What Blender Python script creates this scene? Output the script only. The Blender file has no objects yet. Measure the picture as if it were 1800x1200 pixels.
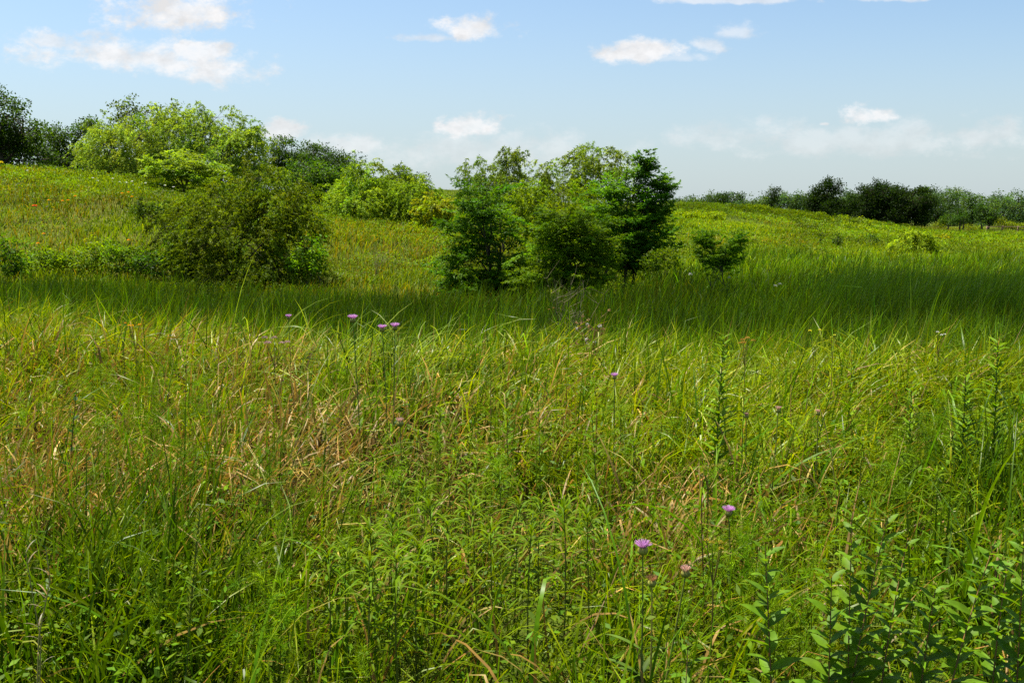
import bpy, math
import numpy as np
R = math.radians
rng = np.random.default_rng(11)
C = bpy.context.scene.collection
SC = bpy.context.scene

# ------------------------------------------------------------------ camera maths (photo pixel space 1800 x 1200)
F = 1559.0
PITCH = math.atan(215.0 / F)
CP, SP = math.cos(PITCH), math.sin(PITCH)
CAM_Z = 1.7

def ray(px, py):
    """slopes (x per metre of depth, z per metre of depth) of the line of sight through a photo point"""
    xc = (np.asarray(px, float) - 900) / F
    yc = (600 - np.asarray(py, float)) / F
    dy = CP + yc * SP
    return xc / dy, (-SP + yc * CP) / dy

def to_px(x, y, z):
    y = np.maximum(y, .05)
    dz = z - CAM_Z
    fwd = y * CP - dz * SP
    up = y * SP + dz * CP
    return 900 + F * x / fwd, 600 - F * up / fwd

# ------------------------------------------------------------------ noise
def vnoise(x, y, scale, seed=0):
    x = np.asarray(x, float) / scale + 137.3 * seed
    y = np.asarray(y, float) / scale + 71.7 * seed
    xi, yi = np.floor(x), np.floor(y)
    fx, fy = x - xi, y - yi
    fx, fy = fx * fx * (3 - 2 * fx), fy * fy * (3 - 2 * fy)
    def h(a, b):
        v = np.sin(a * 127.1 + b * 311.7 + seed * 17.17) * 43758.5453
        return v - np.floor(v)
    return (h(xi, yi) * (1 - fx) + h(xi + 1, yi) * fx) * (1 - fy) + (h(xi, yi + 1) * (1 - fx) + h(xi + 1, yi + 1) * fx) * fy

def fbm(x, y, scale, seed=0):
    return (vnoise(x, y, scale, seed) + .5 * vnoise(x, y, scale / 2.1, seed + 1) + .25 * vnoise(x, y, scale / 4.3, seed + 2)) / 1.75

def sstep(a, b, x):
    t = np.clip((x - a) / (b - a), 0, 1)
    return t * t * (3 - 2 * t)

# ------------------------------------------------------------------ terrain
COLS = {
    -400: [(0, 0), (9, 0), (12, -.15), (16, -.7), (22, -.9), (28, -.9), (33, -.4), (38, .4), (44, 1.8), (50, 3.4), (56, 4.7), (62, 5.4), (75, 6.0), (95, 6.4), (160, 7), (400, 6), (1500, 4)],
    0:    [(0, 0), (9, 0), (12, -.15), (16, -.7), (22, -.9), (28, -.9), (33, -.45), (38, .3), (44, 1.6), (50, 3.15), (56, 4.4), (62, 5.0), (75, 5.5), (95, 6), (160, 7), (400, 6), (1500, 4)],
    180:  [(0, 0), (8.5, 0), (11.5, -.2), (16, -.85), (22, -1), (28, -1), (33, -.6), (38, .15), (44, 1.4), (50, 2.9), (56, 4.0), (62, 4.45), (75, 4.9), (95, 5.4), (160, 6.5), (400, 6), (1500, 4)],
    330:  [(0, 0), (8.2, 0), (11, -.3), (16, -.95), (22, -1.05), (28, -1.05), (33, -.75), (38, 0), (44, 1.2), (50, 2.5), (56, 3.35), (62, 3.6), (75, 4.0), (95, 4.6), (160, 6), (400, 6), (1500, 4)],
    600:  [(0, 0), (8, 0), (11, -.5), (16, -1.05), (22, -1.1), (28, -1.1), (33, -.8), (38, -.3), (44, .35), (50, .95), (60, 1.75), (75, 2.5), (95, 3.2), (120, 4), (160, 6), (220, 8), (400, 8), (1500, 4)],
    800:  [(0, 0), (8, 0), (11, -.6), (16, -1.1), (22, -1.15), (28, -1.1), (34, -.9), (40, -.5), (50, .2), (60, .9), (75, 1.9), (95, 3), (120, 4.5), (160, 6.9), (200, 8.7), (240, 9.2), (400, 9), (1500, 4)],
    1000: [(0, 0), (8, 0), (11, -.6), (16, -1.15), (22, -1.2), (28, -1.1), (34, -.9), (50, -.3), (60, .2), (75, 1), (95, 2.3), (120, 3.2), (160, 4), (220, 5), (400, 5), (1500, 4)],
    1200: [(0, 0), (7.8, 0), (11, -.6), (16, -1.15), (22, -1.2), (28, -1.1), (34, -.9), (40, -.7), (50, -.3), (60, .3), (75, 1.6), (95, 3.1), (105, 3.4), (120, 3.3), (160, 2.6), (220, 2), (400, 1), (1500, 2)],
    1320: [(0, 0), (7.6, 0), (11, -.65), (16, -1.15), (22, -1.2), (34, -1.0), (40, -.8), (50, -.45), (60, 0), (75, 1.0), (95, 2.5), (110, 2.95), (120, 2.9), (160, 1.6), (220, 1), (400, .5), (1500, 2)],
    1450: [(0, 0), (7.5, 0), (11, -.65), (16, -1.15), (22, -1.2), (34, -1.05), (40, -.85), (50, -.55), (60, -.2), (75, .5), (95, 1.6), (110, 2.1), (120, 2.1), (160, 1), (220, .2), (400, 0), (1500, 2)],
    1600: [(0, 0), (7.5, 0), (11, -.65), (16, -1.15), (22, -1.2), (34, -1.1), (40, -.9), (50, -.75), (60, -.6), (75, -.5), (95, -.25), (110, 0), (120, .05), (160, -.1), (220, -.2), (400, -.3), (1500, 2)],
    1800: [(0, 0), (7.5, 0), (11, -.65), (16, -1.15), (22, -1.2), (34, -1.1), (40, -1), (50, -.85), (60, -.8), (75, -.75), (95, -.6), (120, -.6), (160, -.5), (220, -.4), (400, -.4), (1500, 2)],
    2300: [(0, 0), (7.5, 0), (11, -.65), (16, -1.15), (22, -1.2), (34, -1.1), (40, -1), (50, -.85), (60, -.8), (75, -.75), (95, -.6), (120, -.6), (160, -.5), (220, -.4), (400, -.4), (1500, 2)],
}
_px = sorted(COLS)
_u = np.array([(p - 900) / F for p in _px])
_LD = np.linspace(math.log(1.0), math.log(1500), 260)
_T = np.array([np.interp(_LD, [math.log(max(d, 1.0)) for d, z in COLS[p]], [z for d, z in COLS[p]]) for p in _px])
_UF = np.linspace(_u[0], _u[-1], 160)
_T = np.array([np.interp(_UF, _u, _T[:, j]) for j in range(len(_LD))]).T
def _smooth(a, k, axis):
    ker = np.ones(k) / k
    pad = [(0, 0), (0, 0)]; pad[axis] = (k // 2, k // 2)
    return np.apply_along_axis(lambda v: np.convolve(v, ker, 'valid'), axis, np.pad(a, pad, mode='edge'))
for _ in range(2):
    _T = _smooth(_T, 5, 1); _T = _smooth(_T, 9, 0)

def terrain(x, y):
    x = np.asarray(x, float); y = np.asarray(y, float)
    yy = np.maximum(y, 1.0)
    u = np.clip(x / np.maximum(yy, 3.0), _UF[0], _UF[-1])
    a = (u - _UF[0]) / (_UF[1] - _UF[0]); i = np.clip(a.astype(int), 0, len(_UF) - 2); fa = a - i
    b = np.clip((np.log(yy) - _LD[0]) / (_LD[1] - _LD[0]), 0, len(_LD) - 1.001); j = b.astype(int); fb = b - j
    z = (_T[i, j] * (1 - fa) + _T[i + 1, j] * fa) * (1 - fb) + (_T[i, j + 1] * (1 - fa) + _T[i + 1, j + 1] * fa) * fb
    amp = np.clip(yy / 60, .12, 1.0)
    return z + (fbm(x, y, 9, 3) - .5) * .55 * amp + (vnoise(x, y, 1.7, 5) - .5) * .10

# ------------------------------------------------------------------ meshes
class Geo:
    """collects vertices, faces and one colour per vertex; build() links them as one mesh object"""
    def __init__(s):
        s.V = []; s.Q = []; s.T = []; s.C = []; s.n = 0
    def add(s, V, faces, col):
        V = np.asarray(V, np.float32).reshape(-1, 3)
        col = np.broadcast_to(np.asarray(col, np.float32), (len(V), 3))
        for f in (faces if isinstance(faces, list) else [faces]):
            f = np.asarray(f, np.int64)
            if len(f):
                (s.Q if f.shape[1] == 4 else s.T).append(f + s.n)
        s.V.append(V); s.C.append(col); s.n += len(V)
    def mesh(s, name):
        V = np.concatenate(s.V); Cc = np.concatenate(s.C)
        q = np.concatenate(s.Q) if s.Q else np.zeros((0, 4), np.int64)
        t = np.concatenate(s.T) if s.T else np.zeros((0, 3), np.int64)
        me = bpy.data.meshes.new(name)
        me.vertices.add(len(V)); me.vertices.foreach_set('co', V.ravel())
        me.loops.add(q.size + t.size)
        me.loops.foreach_set('vertex_index', np.concatenate([q.ravel(), t.ravel()]).astype(np.int32))
        me.polygons.add(len(q) + len(t))
        st = np.concatenate([np.arange(len(q)) * 4, q.size + np.arange(len(t)) * 3]).astype(np.int32)
        me.polygons.foreach_set('loop_start', st)
        me.polygons.foreach_set('use_smooth', np.ones(len(q) + len(t), bool))
        a = me.color_attributes.new('tint', 'FLOAT_COLOR', 'POINT')
        a.data.foreach_set('color', np.concatenate([Cc, np.ones((len(Cc), 1), np.float32)], 1).astype(np.float32).ravel())
        me.update(calc_edges=True)
        return me
    def build(s, name, mat, parent=None, loc=None):
        me = s.mesh(name); me.materials.append(mat)
        o = bpy.data.objects.new(name, me); C.objects.link(o)
        if parent is not None: o.parent = parent
        if loc is not None: o.location = loc
        return o

def tag(o, label=None, cat=None, group=None, kind=None):
    if label: o['label'] = label
    if cat: o['category'] = cat
    if group: o['group'] = group
    if kind: o['kind'] = kind
    return o

def empty(name, loc, label, cat, group=None):
    o = bpy.data.objects.new(name, None); C.objects.link(o)
    o.location = [float(v) for v in loc]; o.empty_display_size = .2
    return tag(o, label, cat, group)

def copy_tree(root, loc, rotz, scale, label=None, group=None):
    r = root.copy(); C.objects.link(r)
    r.location = [float(v) for v in loc]; r.rotation_euler = (0, 0, rotz); r.scale = (scale,) * 3
    if label: r['label'] = label
    if group: r['group'] = group
    for ch in list(root.children):
        c = ch.copy(); C.objects.link(c); c.parent = r
        for g in ch.children:
            d = g.copy(); C.objects.link(d); d.parent = c
    return r

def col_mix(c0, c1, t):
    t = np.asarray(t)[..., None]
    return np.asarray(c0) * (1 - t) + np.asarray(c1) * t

def ribbons(geo, P, phi, L, W, lean, bend, segs, c0, c1, pw=1.5, prof='blade', roll=None, twist=None, kink=None, kpos=None, side=None, fold=0.0, cpow=1.6):
    """many curved blades or leaves at once. P base points; phi heading; lean and bend from the vertical; c0 root colour, c1 tip colour"""
    N = len(P)
    P = np.asarray(P, float)
    B = lambda v: np.broadcast_to(np.asarray(v, float), (N,))
    phi, L, W, lean, bend = B(phi), B(L), B(W), B(lean), B(bend)
    roll = B(0 if roll is None else roll); twist = B(0 if twist is None else twist); side = B(0 if side is None else side)
    t = np.linspace(0, 1, segs + 1)
    def ang(tt):
        a = lean[:, None] + bend[:, None] * tt ** pw
        if kink is not None:
            a = a + B(kink)[:, None] * sstep(0, 1, (tt - B(kpos)[:, None]) / .14 + .5)
        return a
    tm = (t[1:] + t[:-1]) / 2
    thm = ang(tm[None, :]); azm = phi[:, None] + side[:, None] * tm[None, :]
    step = np.stack([np.sin(thm) * np.cos(azm), np.sin(thm) * np.sin(azm), np.cos(thm)], -1) * (L / segs)[:, None, None]
    pts = np.concatenate([P[:, None, :], P[:, None, :] + np.cumsum(step, 1)], 1)
    th = ang(t[None, :]); az = phi[:, None] + side[:, None] * t[None, :]
    T = np.stack([np.sin(th) * np.cos(az), np.sin(th) * np.sin(az), np.cos(th)], -1)
    S = np.stack([-np.sin(az), np.cos(az), 0 * az], -1)
    Nn = np.cross(T, S)
    rr = (roll[:, None] + twist[:, None] * t[None, :])[..., None]
    S2 = np.cos(rr) * S + np.sin(rr) * Nn
    N2 = np.cross(T, S2)
    if prof == 'blade': w = (1 - t ** 2.4) * (.65 + .35 * np.minimum(1, t * 4))
    elif prof == 'leaf': w = np.sin(np.pi * np.clip(t, 0.03, 1) ** .75) ** .85
    elif prof == 'needle': w = 1 - .7 * t
    else: w = 1 - .4 * t
    w = np.maximum(w, .02)[None, :] * W[:, None]
    k = cpow
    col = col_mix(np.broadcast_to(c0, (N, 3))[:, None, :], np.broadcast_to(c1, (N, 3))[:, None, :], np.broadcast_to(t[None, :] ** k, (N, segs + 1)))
    if fold:
        rows = np.stack([pts - S2 * w[..., None] / 2, pts - N2 * w[..., None] * fold, pts + S2 * w[..., None] / 2], 2)
        m = 3
    else:
        rows = np.stack([pts - S2 * w[..., None] / 2, pts + S2 * w[..., None] / 2], 2)
        m = 2
    V = rows.reshape(-1, 3)
    colv = np.repeat(col[:, :, None, :], m, 2).reshape(-1, 3)
    base = (np.arange(N) * (segs + 1) * m)[:, None, None, None]
    s = (np.arange(segs) * m)[None, :, None, None]
    q = np.arange(m - 1)[None, None, :, None]
    f = base + s + q + np.array([0, 1, m + 1, m])[None, None, None, :]
    geo.add(V, f.reshape(-1, 4), colv)
    return pts

def leaves(geo, P, D, Nrm, L, W, col, wide=.45):
    """one diamond leaf per point: P base, D direction, Nrm rough normal"""
    N = len(P)
    D = D / np.linalg.norm(D, axis=1, keepdims=True)
    S = np.cross(Nrm, D); S /= np.maximum(np.linalg.norm(S, axis=1, keepdims=True), 1e-6)
    L = np.broadcast_to(L, (N,))[:, None]; W = np.broadcast_to(W, (N,))[:, None]
    up = np.cross(D, S)
    mid = P + D * L * wide
    V = np.stack([P, mid - S * W / 2 + up * W * .12, P + D * L, mid + S * W / 2 + up * W * .12], 1).reshape(-1, 3)
    f = (np.arange(N) * 4)[:, None] + np.arange(4)[None, :]
    geo.add(V, f, np.repeat(np.broadcast_to(col, (N, 3)), 4, 0))

def tubes(geo, P, Rr, sides, col):
    """P (N,K,3) centre lines, Rr (N,K) radii"""
    P = np.asarray(P, float); Rr = np.asarray(Rr, float)
    N, K, _ = P.shape
    T = np.gradient(P, axis=1); T /= np.maximum(np.linalg.norm(T, axis=2, keepdims=True), 1e-9)
    ref = np.where(np.abs(T[..., 2:3]) > .9, np.array([1., 0, 0]), np.array([0, 0, 1.]))
    A = np.cross(T, ref); A /= np.maximum(np.linalg.norm(A, axis=2, keepdims=True), 1e-9)
    Bn = np.cross(T, A)
    a = np.arange(sides) * 2 * np.pi / sides
    V = P[:, :, None, :] + Rr[:, :, None, None] * (np.cos(a)[None, None, :, None] * A[:, :, None, :] + np.sin(a)[None, None, :, None] * Bn[:, :, None, :])
    base = (np.arange(N) * K * sides)[:, None, None, None]
    k = (np.arange(K - 1) * sides)[None, :, None, None]
    j = np.arange(sides)[None, None, :, None]
    j2 = (j + 1) % sides
    f = np.concatenate([base + k + j, base + k + j2, base + k + sides + j2, base + k + sides + j], 3)
    cc = np.asarray(col, float)
    if cc.ndim == 2: cc = np.repeat(cc, K * sides, 0)
    geo.add(V.reshape(-1, 3), f.reshape(-1, 4), cc)

def bez(a, b, c, k):
    t = np.linspace(0, 1, k)[None, :, None]
    return a[:, None] * (1 - t) ** 2 + 2 * b[:, None] * t * (1 - t) + c[:, None] * t ** 2

def lathe(geo, prof, n, col, origin=(0, 0, 0)):
    prof = np.asarray(prof, float); K = len(prof)
    a = np.arange(n) * 2 * np.pi / n
    V = np.stack([prof[:, None, 0] * np.cos(a), prof[:, None, 0] * np.sin(a), np.repeat(prof[:, 1:2], n, 1)], -1) + np.asarray(origin)
    i = (np.arange(K - 1) * n)[:, None, None]; j = np.arange(n)[None, :, None]; j2 = (j + 1) % n
    f = np.concatenate([i + j, i + j2, i + n + j2, i + n + j], 2)
    col = np.asarray(col, float)
    if col.ndim == 2: col = np.repeat(col, n, 0)
    geo.add(V.reshape(-1, 3), f.reshape(-1, 4), col)

def unit(n, seed=None):
    v = rng.normal(size=(n, 3)); return v / np.linalg.norm(v, axis=1, keepdims=True)

def jitter(col, n, amt=.25, hue=.12):
    """n plant colours round one: brightness and yellow-green shifts"""
    c = np.broadcast_to(np.asarray(col, float), (n, 3)).copy()
    c *= np.exp(rng.normal(0, amt, (n, 1)))
    h = rng.normal(0, hue, n)
    c[:, 0] *= np.exp(h); c[:, 2] *= np.exp(-h * .6)
    return np.clip(c, 0.001, .85)

# ------------------------------------------------------------------ materials
def plant_mat(name, transl=.4, rough=.5, spec=.35, bark=False, tr_tint=(1.3, 1.2, .25), scale=40, blue=.45):
    m = bpy.data.materials.new(name); m.use_nodes = True
    nt = m.node_tree; nt.nodes.clear()
    out = nt.nodes.new('ShaderNodeOutputMaterial')
    at = nt.nodes.new('ShaderNodeAttribute'); at.attribute_name = 'tint'
    tc = nt.nodes.new('ShaderNodeTexCoord')
    nz = nt.nodes.new('ShaderNodeTexNoise'); nz.inputs['Scale'].default_value = scale; nz.inputs['Detail'].default_value = 2
    nt.links.new(tc.outputs['Object'], nz.inputs['Vector'])
    mr = nt.nodes.new('ShaderNodeMapRange'); mr.inputs['From Min'].default_value = .3; mr.inputs['From Max'].default_value = .7
    mr.inputs['To Min'].default_value = .78; mr.inputs['To Max'].default_value = 1.22
    nt.links.new(nz.outputs['Fac'], mr.inputs['Value'])
    mx = nt.nodes.new('ShaderNodeMix'); mx.data_type = 'RGBA'; mx.blend_type = 'MULTIPLY'; mx.inputs[0].default_value = 1
    hs = nt.nodes.new('ShaderNodeMix'); hs.data_type = 'RGBA'; hs.blend_type = 'MULTIPLY'; hs.inputs[0].default_value = 1
    hs.inputs[7].default_value = (1, 1, blue, 1)
    nt.links.new(at.outputs['Color'], hs.inputs[6])
    nt.links.new(hs.outputs[2], mx.inputs[6]); nt.links.new(mr.outputs['Result'], mx.inputs[7])
    b = nt.nodes.new('ShaderNodeBsdfPrincipled')
    b.inputs['Roughness'].default_value = rough; b.inputs['Specular IOR Level'].default_value = spec
    nt.links.new(mx.outputs[2], b.inputs['Base Color'])
    if transl > 0:
        tr = nt.nodes.new('ShaderNodeBsdfTranslucent')
        tm = nt.nodes.new('ShaderNodeMix'); tm.data_type = 'RGBA'; tm.blend_type = 'MULTIPLY'; tm.inputs[0].default_value = 1
        tm.inputs[7].default_value = (*tr_tint, 1)
        nt.links.new(mx.outputs[2], tm.inputs[6]); nt.links.new(tm.outputs[2], tr.inputs['Color'])
        ms = nt.nodes.new('ShaderNodeMixShader'); ms.inputs[0].default_value = transl
        nt.links.new(b.outputs[0], ms.inputs[1]); nt.links.new(tr.outputs[0], ms.inputs[2])
        nt.links.new(ms.outputs[0], out.inputs['Surface'])
    else:
        nt.links.new(b.outputs[0], out.inputs['Surface'])
    return m

M_GRASS = plant_mat('grass_blade', .43, .36, .10)
M_REED = plant_mat('reed_blade', .45, .45, .12, scale=3)
M_DRY = plant_mat('dry_blade', .3, .5, .25, tr_tint=(1.1, 1.0, .6), blue=.8)
M_LEAF = plant_mat('tree_leaf', .5, .55, .10, scale=1.5)
M_HERB = plant_mat('herb_leaf', .42, .5, .06)
M_BROAD = plant_mat('broad_leaf', .45, .5, .12)
M_BARK = plant_mat('bark', 0, .9, .1, scale=12, blue=1)
M_STEM = plant_mat('stem', 0, .6, .3)
M_PETAL = plant_mat('petal', .35, .7, .1, tr_tint=(1, 1, 1), blue=1)
M_WOOD = plant_mat('weathered_wood', 0, .85, .1, scale=6, blue=1)

def ground_mat():
    m = bpy.data.materials.new('meadow_soil'); m.use_nodes = True
    nt = m.node_tree; b = nt.nodes['Principled BSDF']
    b.inputs['Roughness'].default_value = .95; b.inputs['Specular IOR Level'].default_value = .05
    ge = nt.nodes.new('ShaderNodeNewGeometry')
    def nz(scale, detail=4):
        n = nt.nodes.new('ShaderNodeTexNoise'); n.inputs['Scale'].default_value = scale; n.inputs['Detail'].default_value = detail
        nt.links.new(ge.outputs['Position'], n.inputs['Vector']); return n
    n1, n2, n3 = nz(.07), nz(.9), nz(9)
    r = nt.nodes.new('ShaderNodeValToRGB'); e = r.color_ramp.elements
    e[0].position = .3; e[0].color = (.035, .055, .006, 1)
    e[1].position = .72; e[1].color = (.11, .105, .02, 1)
    x = e.new(.52); x.color = (.06, .085, .009, 1)
    nt.links.new(n1.outputs['Fac'], r.inputs[0])
    r2 = nt.nodes.new('ShaderNodeValToRGB'); e = r2.color_ramp.elements
    e[0].position = .3; e[0].color = (.45, .45, .45, 1); e[1].position = .7; e[1].color = (1.3, 1.25, 1.1, 1)
    nt.links.new(n2.outputs['Fac'], r2.inputs[0])
    mx = nt.nodes.new('ShaderNodeMix'); mx.data_type = 'RGBA'; mx.blend_type = 'MULTIPLY'; mx.inputs[0].default_value = 1
    nt.links.new(r.outputs[0], mx.inputs[6]); nt.links.new(r2.outputs[0], mx.inputs[7])
    nt.links.new(mx.outputs[2], b.inputs['Base Color'])
    bp = nt.nodes.new('ShaderNodeBump'); bp.inputs['Strength'].default_value = .8; bp.inputs['Distance'].default_value = .15
    nt.links.new(n3.outputs['Fac'], bp.inputs['Height']); nt.links.new(bp.outputs[0], b.inputs['Normal'])
    return m

# ------------------------------------------------------------------ ground sheet
def axis(lo, hi, fine, grow):
    out = [0.0]; s = fine
    while out[-1] < hi: out.append(out[-1] + s); s *= grow
    neg = [0.0]; s = fine
    while neg[-1] > lo: neg.append(neg[-1] - s); s *= grow
    return np.array(sorted(set(neg + out)))
gx = axis(-1500, 1500, .45, 1.017); gy = axis(-60, 2200, .35, 1.013)
GX, GY = np.meshgrid(gx, gy)
GZ = terrain(GX, GY)
nx, ny = len(gx), len(gy)
i = np.arange(ny - 1)[:, None] * nx + np.arange(nx - 1)[None, :]
g = Geo(); g.add(np.stack([GX, GY, GZ], -1).reshape(-1, 3), np.stack([i, i + 1, i + nx + 1, i + nx], -1).reshape(-1, 4), (.05, .05, .02))
tag(g.build('ground', ground_mat()), 'rolling prairie ground under all the grass', 'ground', kind='structure')

# ------------------------------------------------------------------ meadow
def scatter(n, d0, d1, u=.70, power=1.0, clump=1, spread=.05):
    """n points in the wedge the photo sees (with room to step aside); power 1 = even per square metre"""
    if d0 < 6: n = int(n * 1.3)
    m = int(math.ceil(n / clump))
    a = rng.random(m)
    p = power + 1
    d = (d0 ** p + a * (d1 ** p - d0 ** p)) ** (1 / p)
    x = (rng.random(m) * 2 - 1) * (u * d + (2.4 if d0 < 6 else 1.5))
    if clump > 1:
        x = np.repeat(x, clump); d = np.repeat(d, clump)
        s = spread * (1 if np.isscalar(spread) else 1)
        x = x + rng.normal(0, s, len(x)); d = d + rng.normal(0, s, len(d))
    return x, d

def blob(px, py, cx, cy, rx, ry):
    return np.exp(-(((px - cx) / rx) ** 2 + ((py - cy) / ry) ** 2))

def meadow_end(x, y):
    """distance at which the bright meadow gives way to the dip: further on the left, nearer on the right"""
    u = x / np.maximum(y, 1)
    return np.interp(u, [-.6, -.4, -.2, .1, .3, .6], [13.2, 11.8, 10.8, 10.0, 9.4, 9.0]) + (vnoise(x, y, 1.1, 9) - .5) * 1.4

def keep_where(x, y, prob):
    k = rng.random(len(x)) < prob
    return k

def base(x, y): return np.stack([x, y, terrain(x, y) - .02], -1)

def gaps(x, y): return .12 + .88 * sstep(.30, .50, fbm(x, y, .75, 81))

def hgt(x, y): return (.50 + 1.0 * fbm(x, y, 1.0, 21)) * (1 + .22 * sstep(5.5, 9, y))

GREEN = (.088, .148, .002); YGREEN = (.140, .190, .003); LUSH = (.045, .125, .008); TAN = (.36, .25, .06); RUST = (.26, .13, .03); PALE = (.30, .31, .06)

def grass_layer(geo, n, d0, d1, prob, L, W, c0, c1, lean=(.32, .24), bend=(1.0, .5), kinks=.3, segs=6, clump=7, spread=.06, power=.6, wind=.35, amt=.22, hue=.14):
    x, y = scatter(n, d0, d1, power=power, clump=clump, spread=spread)
    px, py = to_px(x, y, terrain(x, y) + .45)
    k = (rng.random(len(x)) < prob(px, py, x, y) * gaps(x, y)) & (y > 1.15) & (y < meadow_end(x, y))
    x, y = x[k], y[k]; N = len(x)
    if N == 0: return
    tuft = np.floor(np.arange(N) / clump)
    phi = rng.random(N) * 2 * np.pi
    # wind leans blades towards +x
    vx = np.cos(phi) + wind * 1.5; vy = np.sin(phi); phi = np.arctan2(vy, vx)
    Lr = L * (.55 + .6 * rng.random(N)) * hgt(x, y) * np.where((y < 2.9) & (x > .28 * y + .05), .62, 1) * np.where(y < 2.2, .85, 1)
    Wr = W * (.6 + .8 * rng.random(N)) * np.clip(y / 4.5, 1, 1.7)
    kk = np.where(rng.random(N) < kinks, .9 + rng.random(N) * 1.3, 0)
    ribbons(geo, base(x, y), phi, Lr, Wr, np.abs(rng.normal(lean[0], lean[1], N)), np.clip(rng.normal(bend[0], bend[1], N), -.1, 2.2), segs,
            jitter(c0, N, amt, hue), jitter(c1, N, amt, hue), pw=1.6, roll=rng.normal(0, .5, N), twist=rng.normal(0, .9, N),
            kink=kk, kpos=.45 + .4 * rng.random(N), side=rng.normal(0, .35, N))

tan_px = lambda px, py: blob(px, py, 600, 735, 320, 105) + .8 * blob(px, py, 1250, 850, 150, 60) + .6 * blob(px, py, 60, 760, 120, 110) + .15 * blob(px, py, 800, 1120, 260, 90) + .25 * blob(px, py, 1560, 720, 120, 60)
lush_px = lambda px, py: blob(px, py, 210, 950, 200, 130) + .8 * blob(px, py, 1740, 850, 130, 130) + .4 * blob(px, py, 700, 650, 150, 70)
rust_px = lambda px, py: blob(px, py, 20, 760, 130, 130) + .5 * blob(px, py, 150, 640, 250, 60)
pale_px = lambda px, py: blob(px, py, 560, 850, 90, 70) + .9 * blob(px, py, 640, 620, 220, 60) + .6 * blob(px, py, 1300, 660, 300, 60)
feath_px = lambda px, py: blob(px, py, 270, 690, 120, 90) + blob(px, py, 520, 960, 140, 120) + 1.1 * blob(px, py, 1350, 1020, 170, 130) + .8 * blob(px, py, 1620, 760, 110, 70) + .6 * blob(px, py, 900, 800, 130, 50)

g = Geo()
# common meadow grass, densest where nothing else dominates
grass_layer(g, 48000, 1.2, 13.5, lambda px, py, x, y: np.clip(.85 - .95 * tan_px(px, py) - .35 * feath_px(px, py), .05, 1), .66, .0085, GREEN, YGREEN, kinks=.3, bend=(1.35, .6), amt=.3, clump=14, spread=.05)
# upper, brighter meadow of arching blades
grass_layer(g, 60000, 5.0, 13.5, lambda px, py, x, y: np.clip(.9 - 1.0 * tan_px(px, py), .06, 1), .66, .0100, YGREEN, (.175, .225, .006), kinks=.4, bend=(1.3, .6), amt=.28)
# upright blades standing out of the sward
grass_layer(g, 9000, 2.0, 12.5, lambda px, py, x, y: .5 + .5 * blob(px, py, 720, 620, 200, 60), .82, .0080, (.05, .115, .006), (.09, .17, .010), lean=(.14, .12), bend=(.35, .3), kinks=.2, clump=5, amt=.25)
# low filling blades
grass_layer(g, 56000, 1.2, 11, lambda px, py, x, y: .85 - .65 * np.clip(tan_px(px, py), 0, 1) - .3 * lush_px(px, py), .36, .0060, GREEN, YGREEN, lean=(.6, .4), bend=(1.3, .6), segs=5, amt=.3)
o = g.build('meadow_grass', M_GRASS); tag(o, 'bright yellow green meadow grass filling the foreground', 'grass', kind='stuff')

g = Geo()
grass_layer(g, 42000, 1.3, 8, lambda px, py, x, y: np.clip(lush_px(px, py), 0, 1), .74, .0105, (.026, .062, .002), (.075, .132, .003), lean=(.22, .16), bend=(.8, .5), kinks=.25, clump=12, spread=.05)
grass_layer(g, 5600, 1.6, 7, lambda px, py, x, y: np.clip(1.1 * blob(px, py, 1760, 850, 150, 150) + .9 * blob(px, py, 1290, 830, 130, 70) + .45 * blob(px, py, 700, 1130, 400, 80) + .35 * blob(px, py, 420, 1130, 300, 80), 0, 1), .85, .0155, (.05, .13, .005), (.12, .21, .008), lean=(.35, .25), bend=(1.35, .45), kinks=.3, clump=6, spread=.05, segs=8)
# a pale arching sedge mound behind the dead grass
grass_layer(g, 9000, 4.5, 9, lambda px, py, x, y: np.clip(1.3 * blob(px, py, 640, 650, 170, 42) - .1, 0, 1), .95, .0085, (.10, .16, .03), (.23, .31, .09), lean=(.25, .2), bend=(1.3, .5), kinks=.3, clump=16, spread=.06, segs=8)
o = g.build('lush_grass', M_GRASS); tag(o, 'lush broad bladed grass clumps and sedge in the near meadow', 'grass', kind='stuff')

g = Geo()
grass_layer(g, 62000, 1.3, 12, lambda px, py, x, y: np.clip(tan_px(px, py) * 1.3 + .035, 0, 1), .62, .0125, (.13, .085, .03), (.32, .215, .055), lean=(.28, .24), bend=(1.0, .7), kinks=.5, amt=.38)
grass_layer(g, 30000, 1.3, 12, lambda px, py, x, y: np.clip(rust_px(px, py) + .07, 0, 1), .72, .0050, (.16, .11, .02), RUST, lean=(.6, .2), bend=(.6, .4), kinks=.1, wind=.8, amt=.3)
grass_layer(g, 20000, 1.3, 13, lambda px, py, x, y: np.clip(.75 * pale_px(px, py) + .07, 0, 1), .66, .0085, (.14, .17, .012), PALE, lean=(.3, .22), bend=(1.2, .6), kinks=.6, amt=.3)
o = g.build('dry_grass', M_DRY); tag(o, 'tan and rust coloured dead grass blades tangled in the meadow', 'dry grass', kind='stuff')

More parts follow.
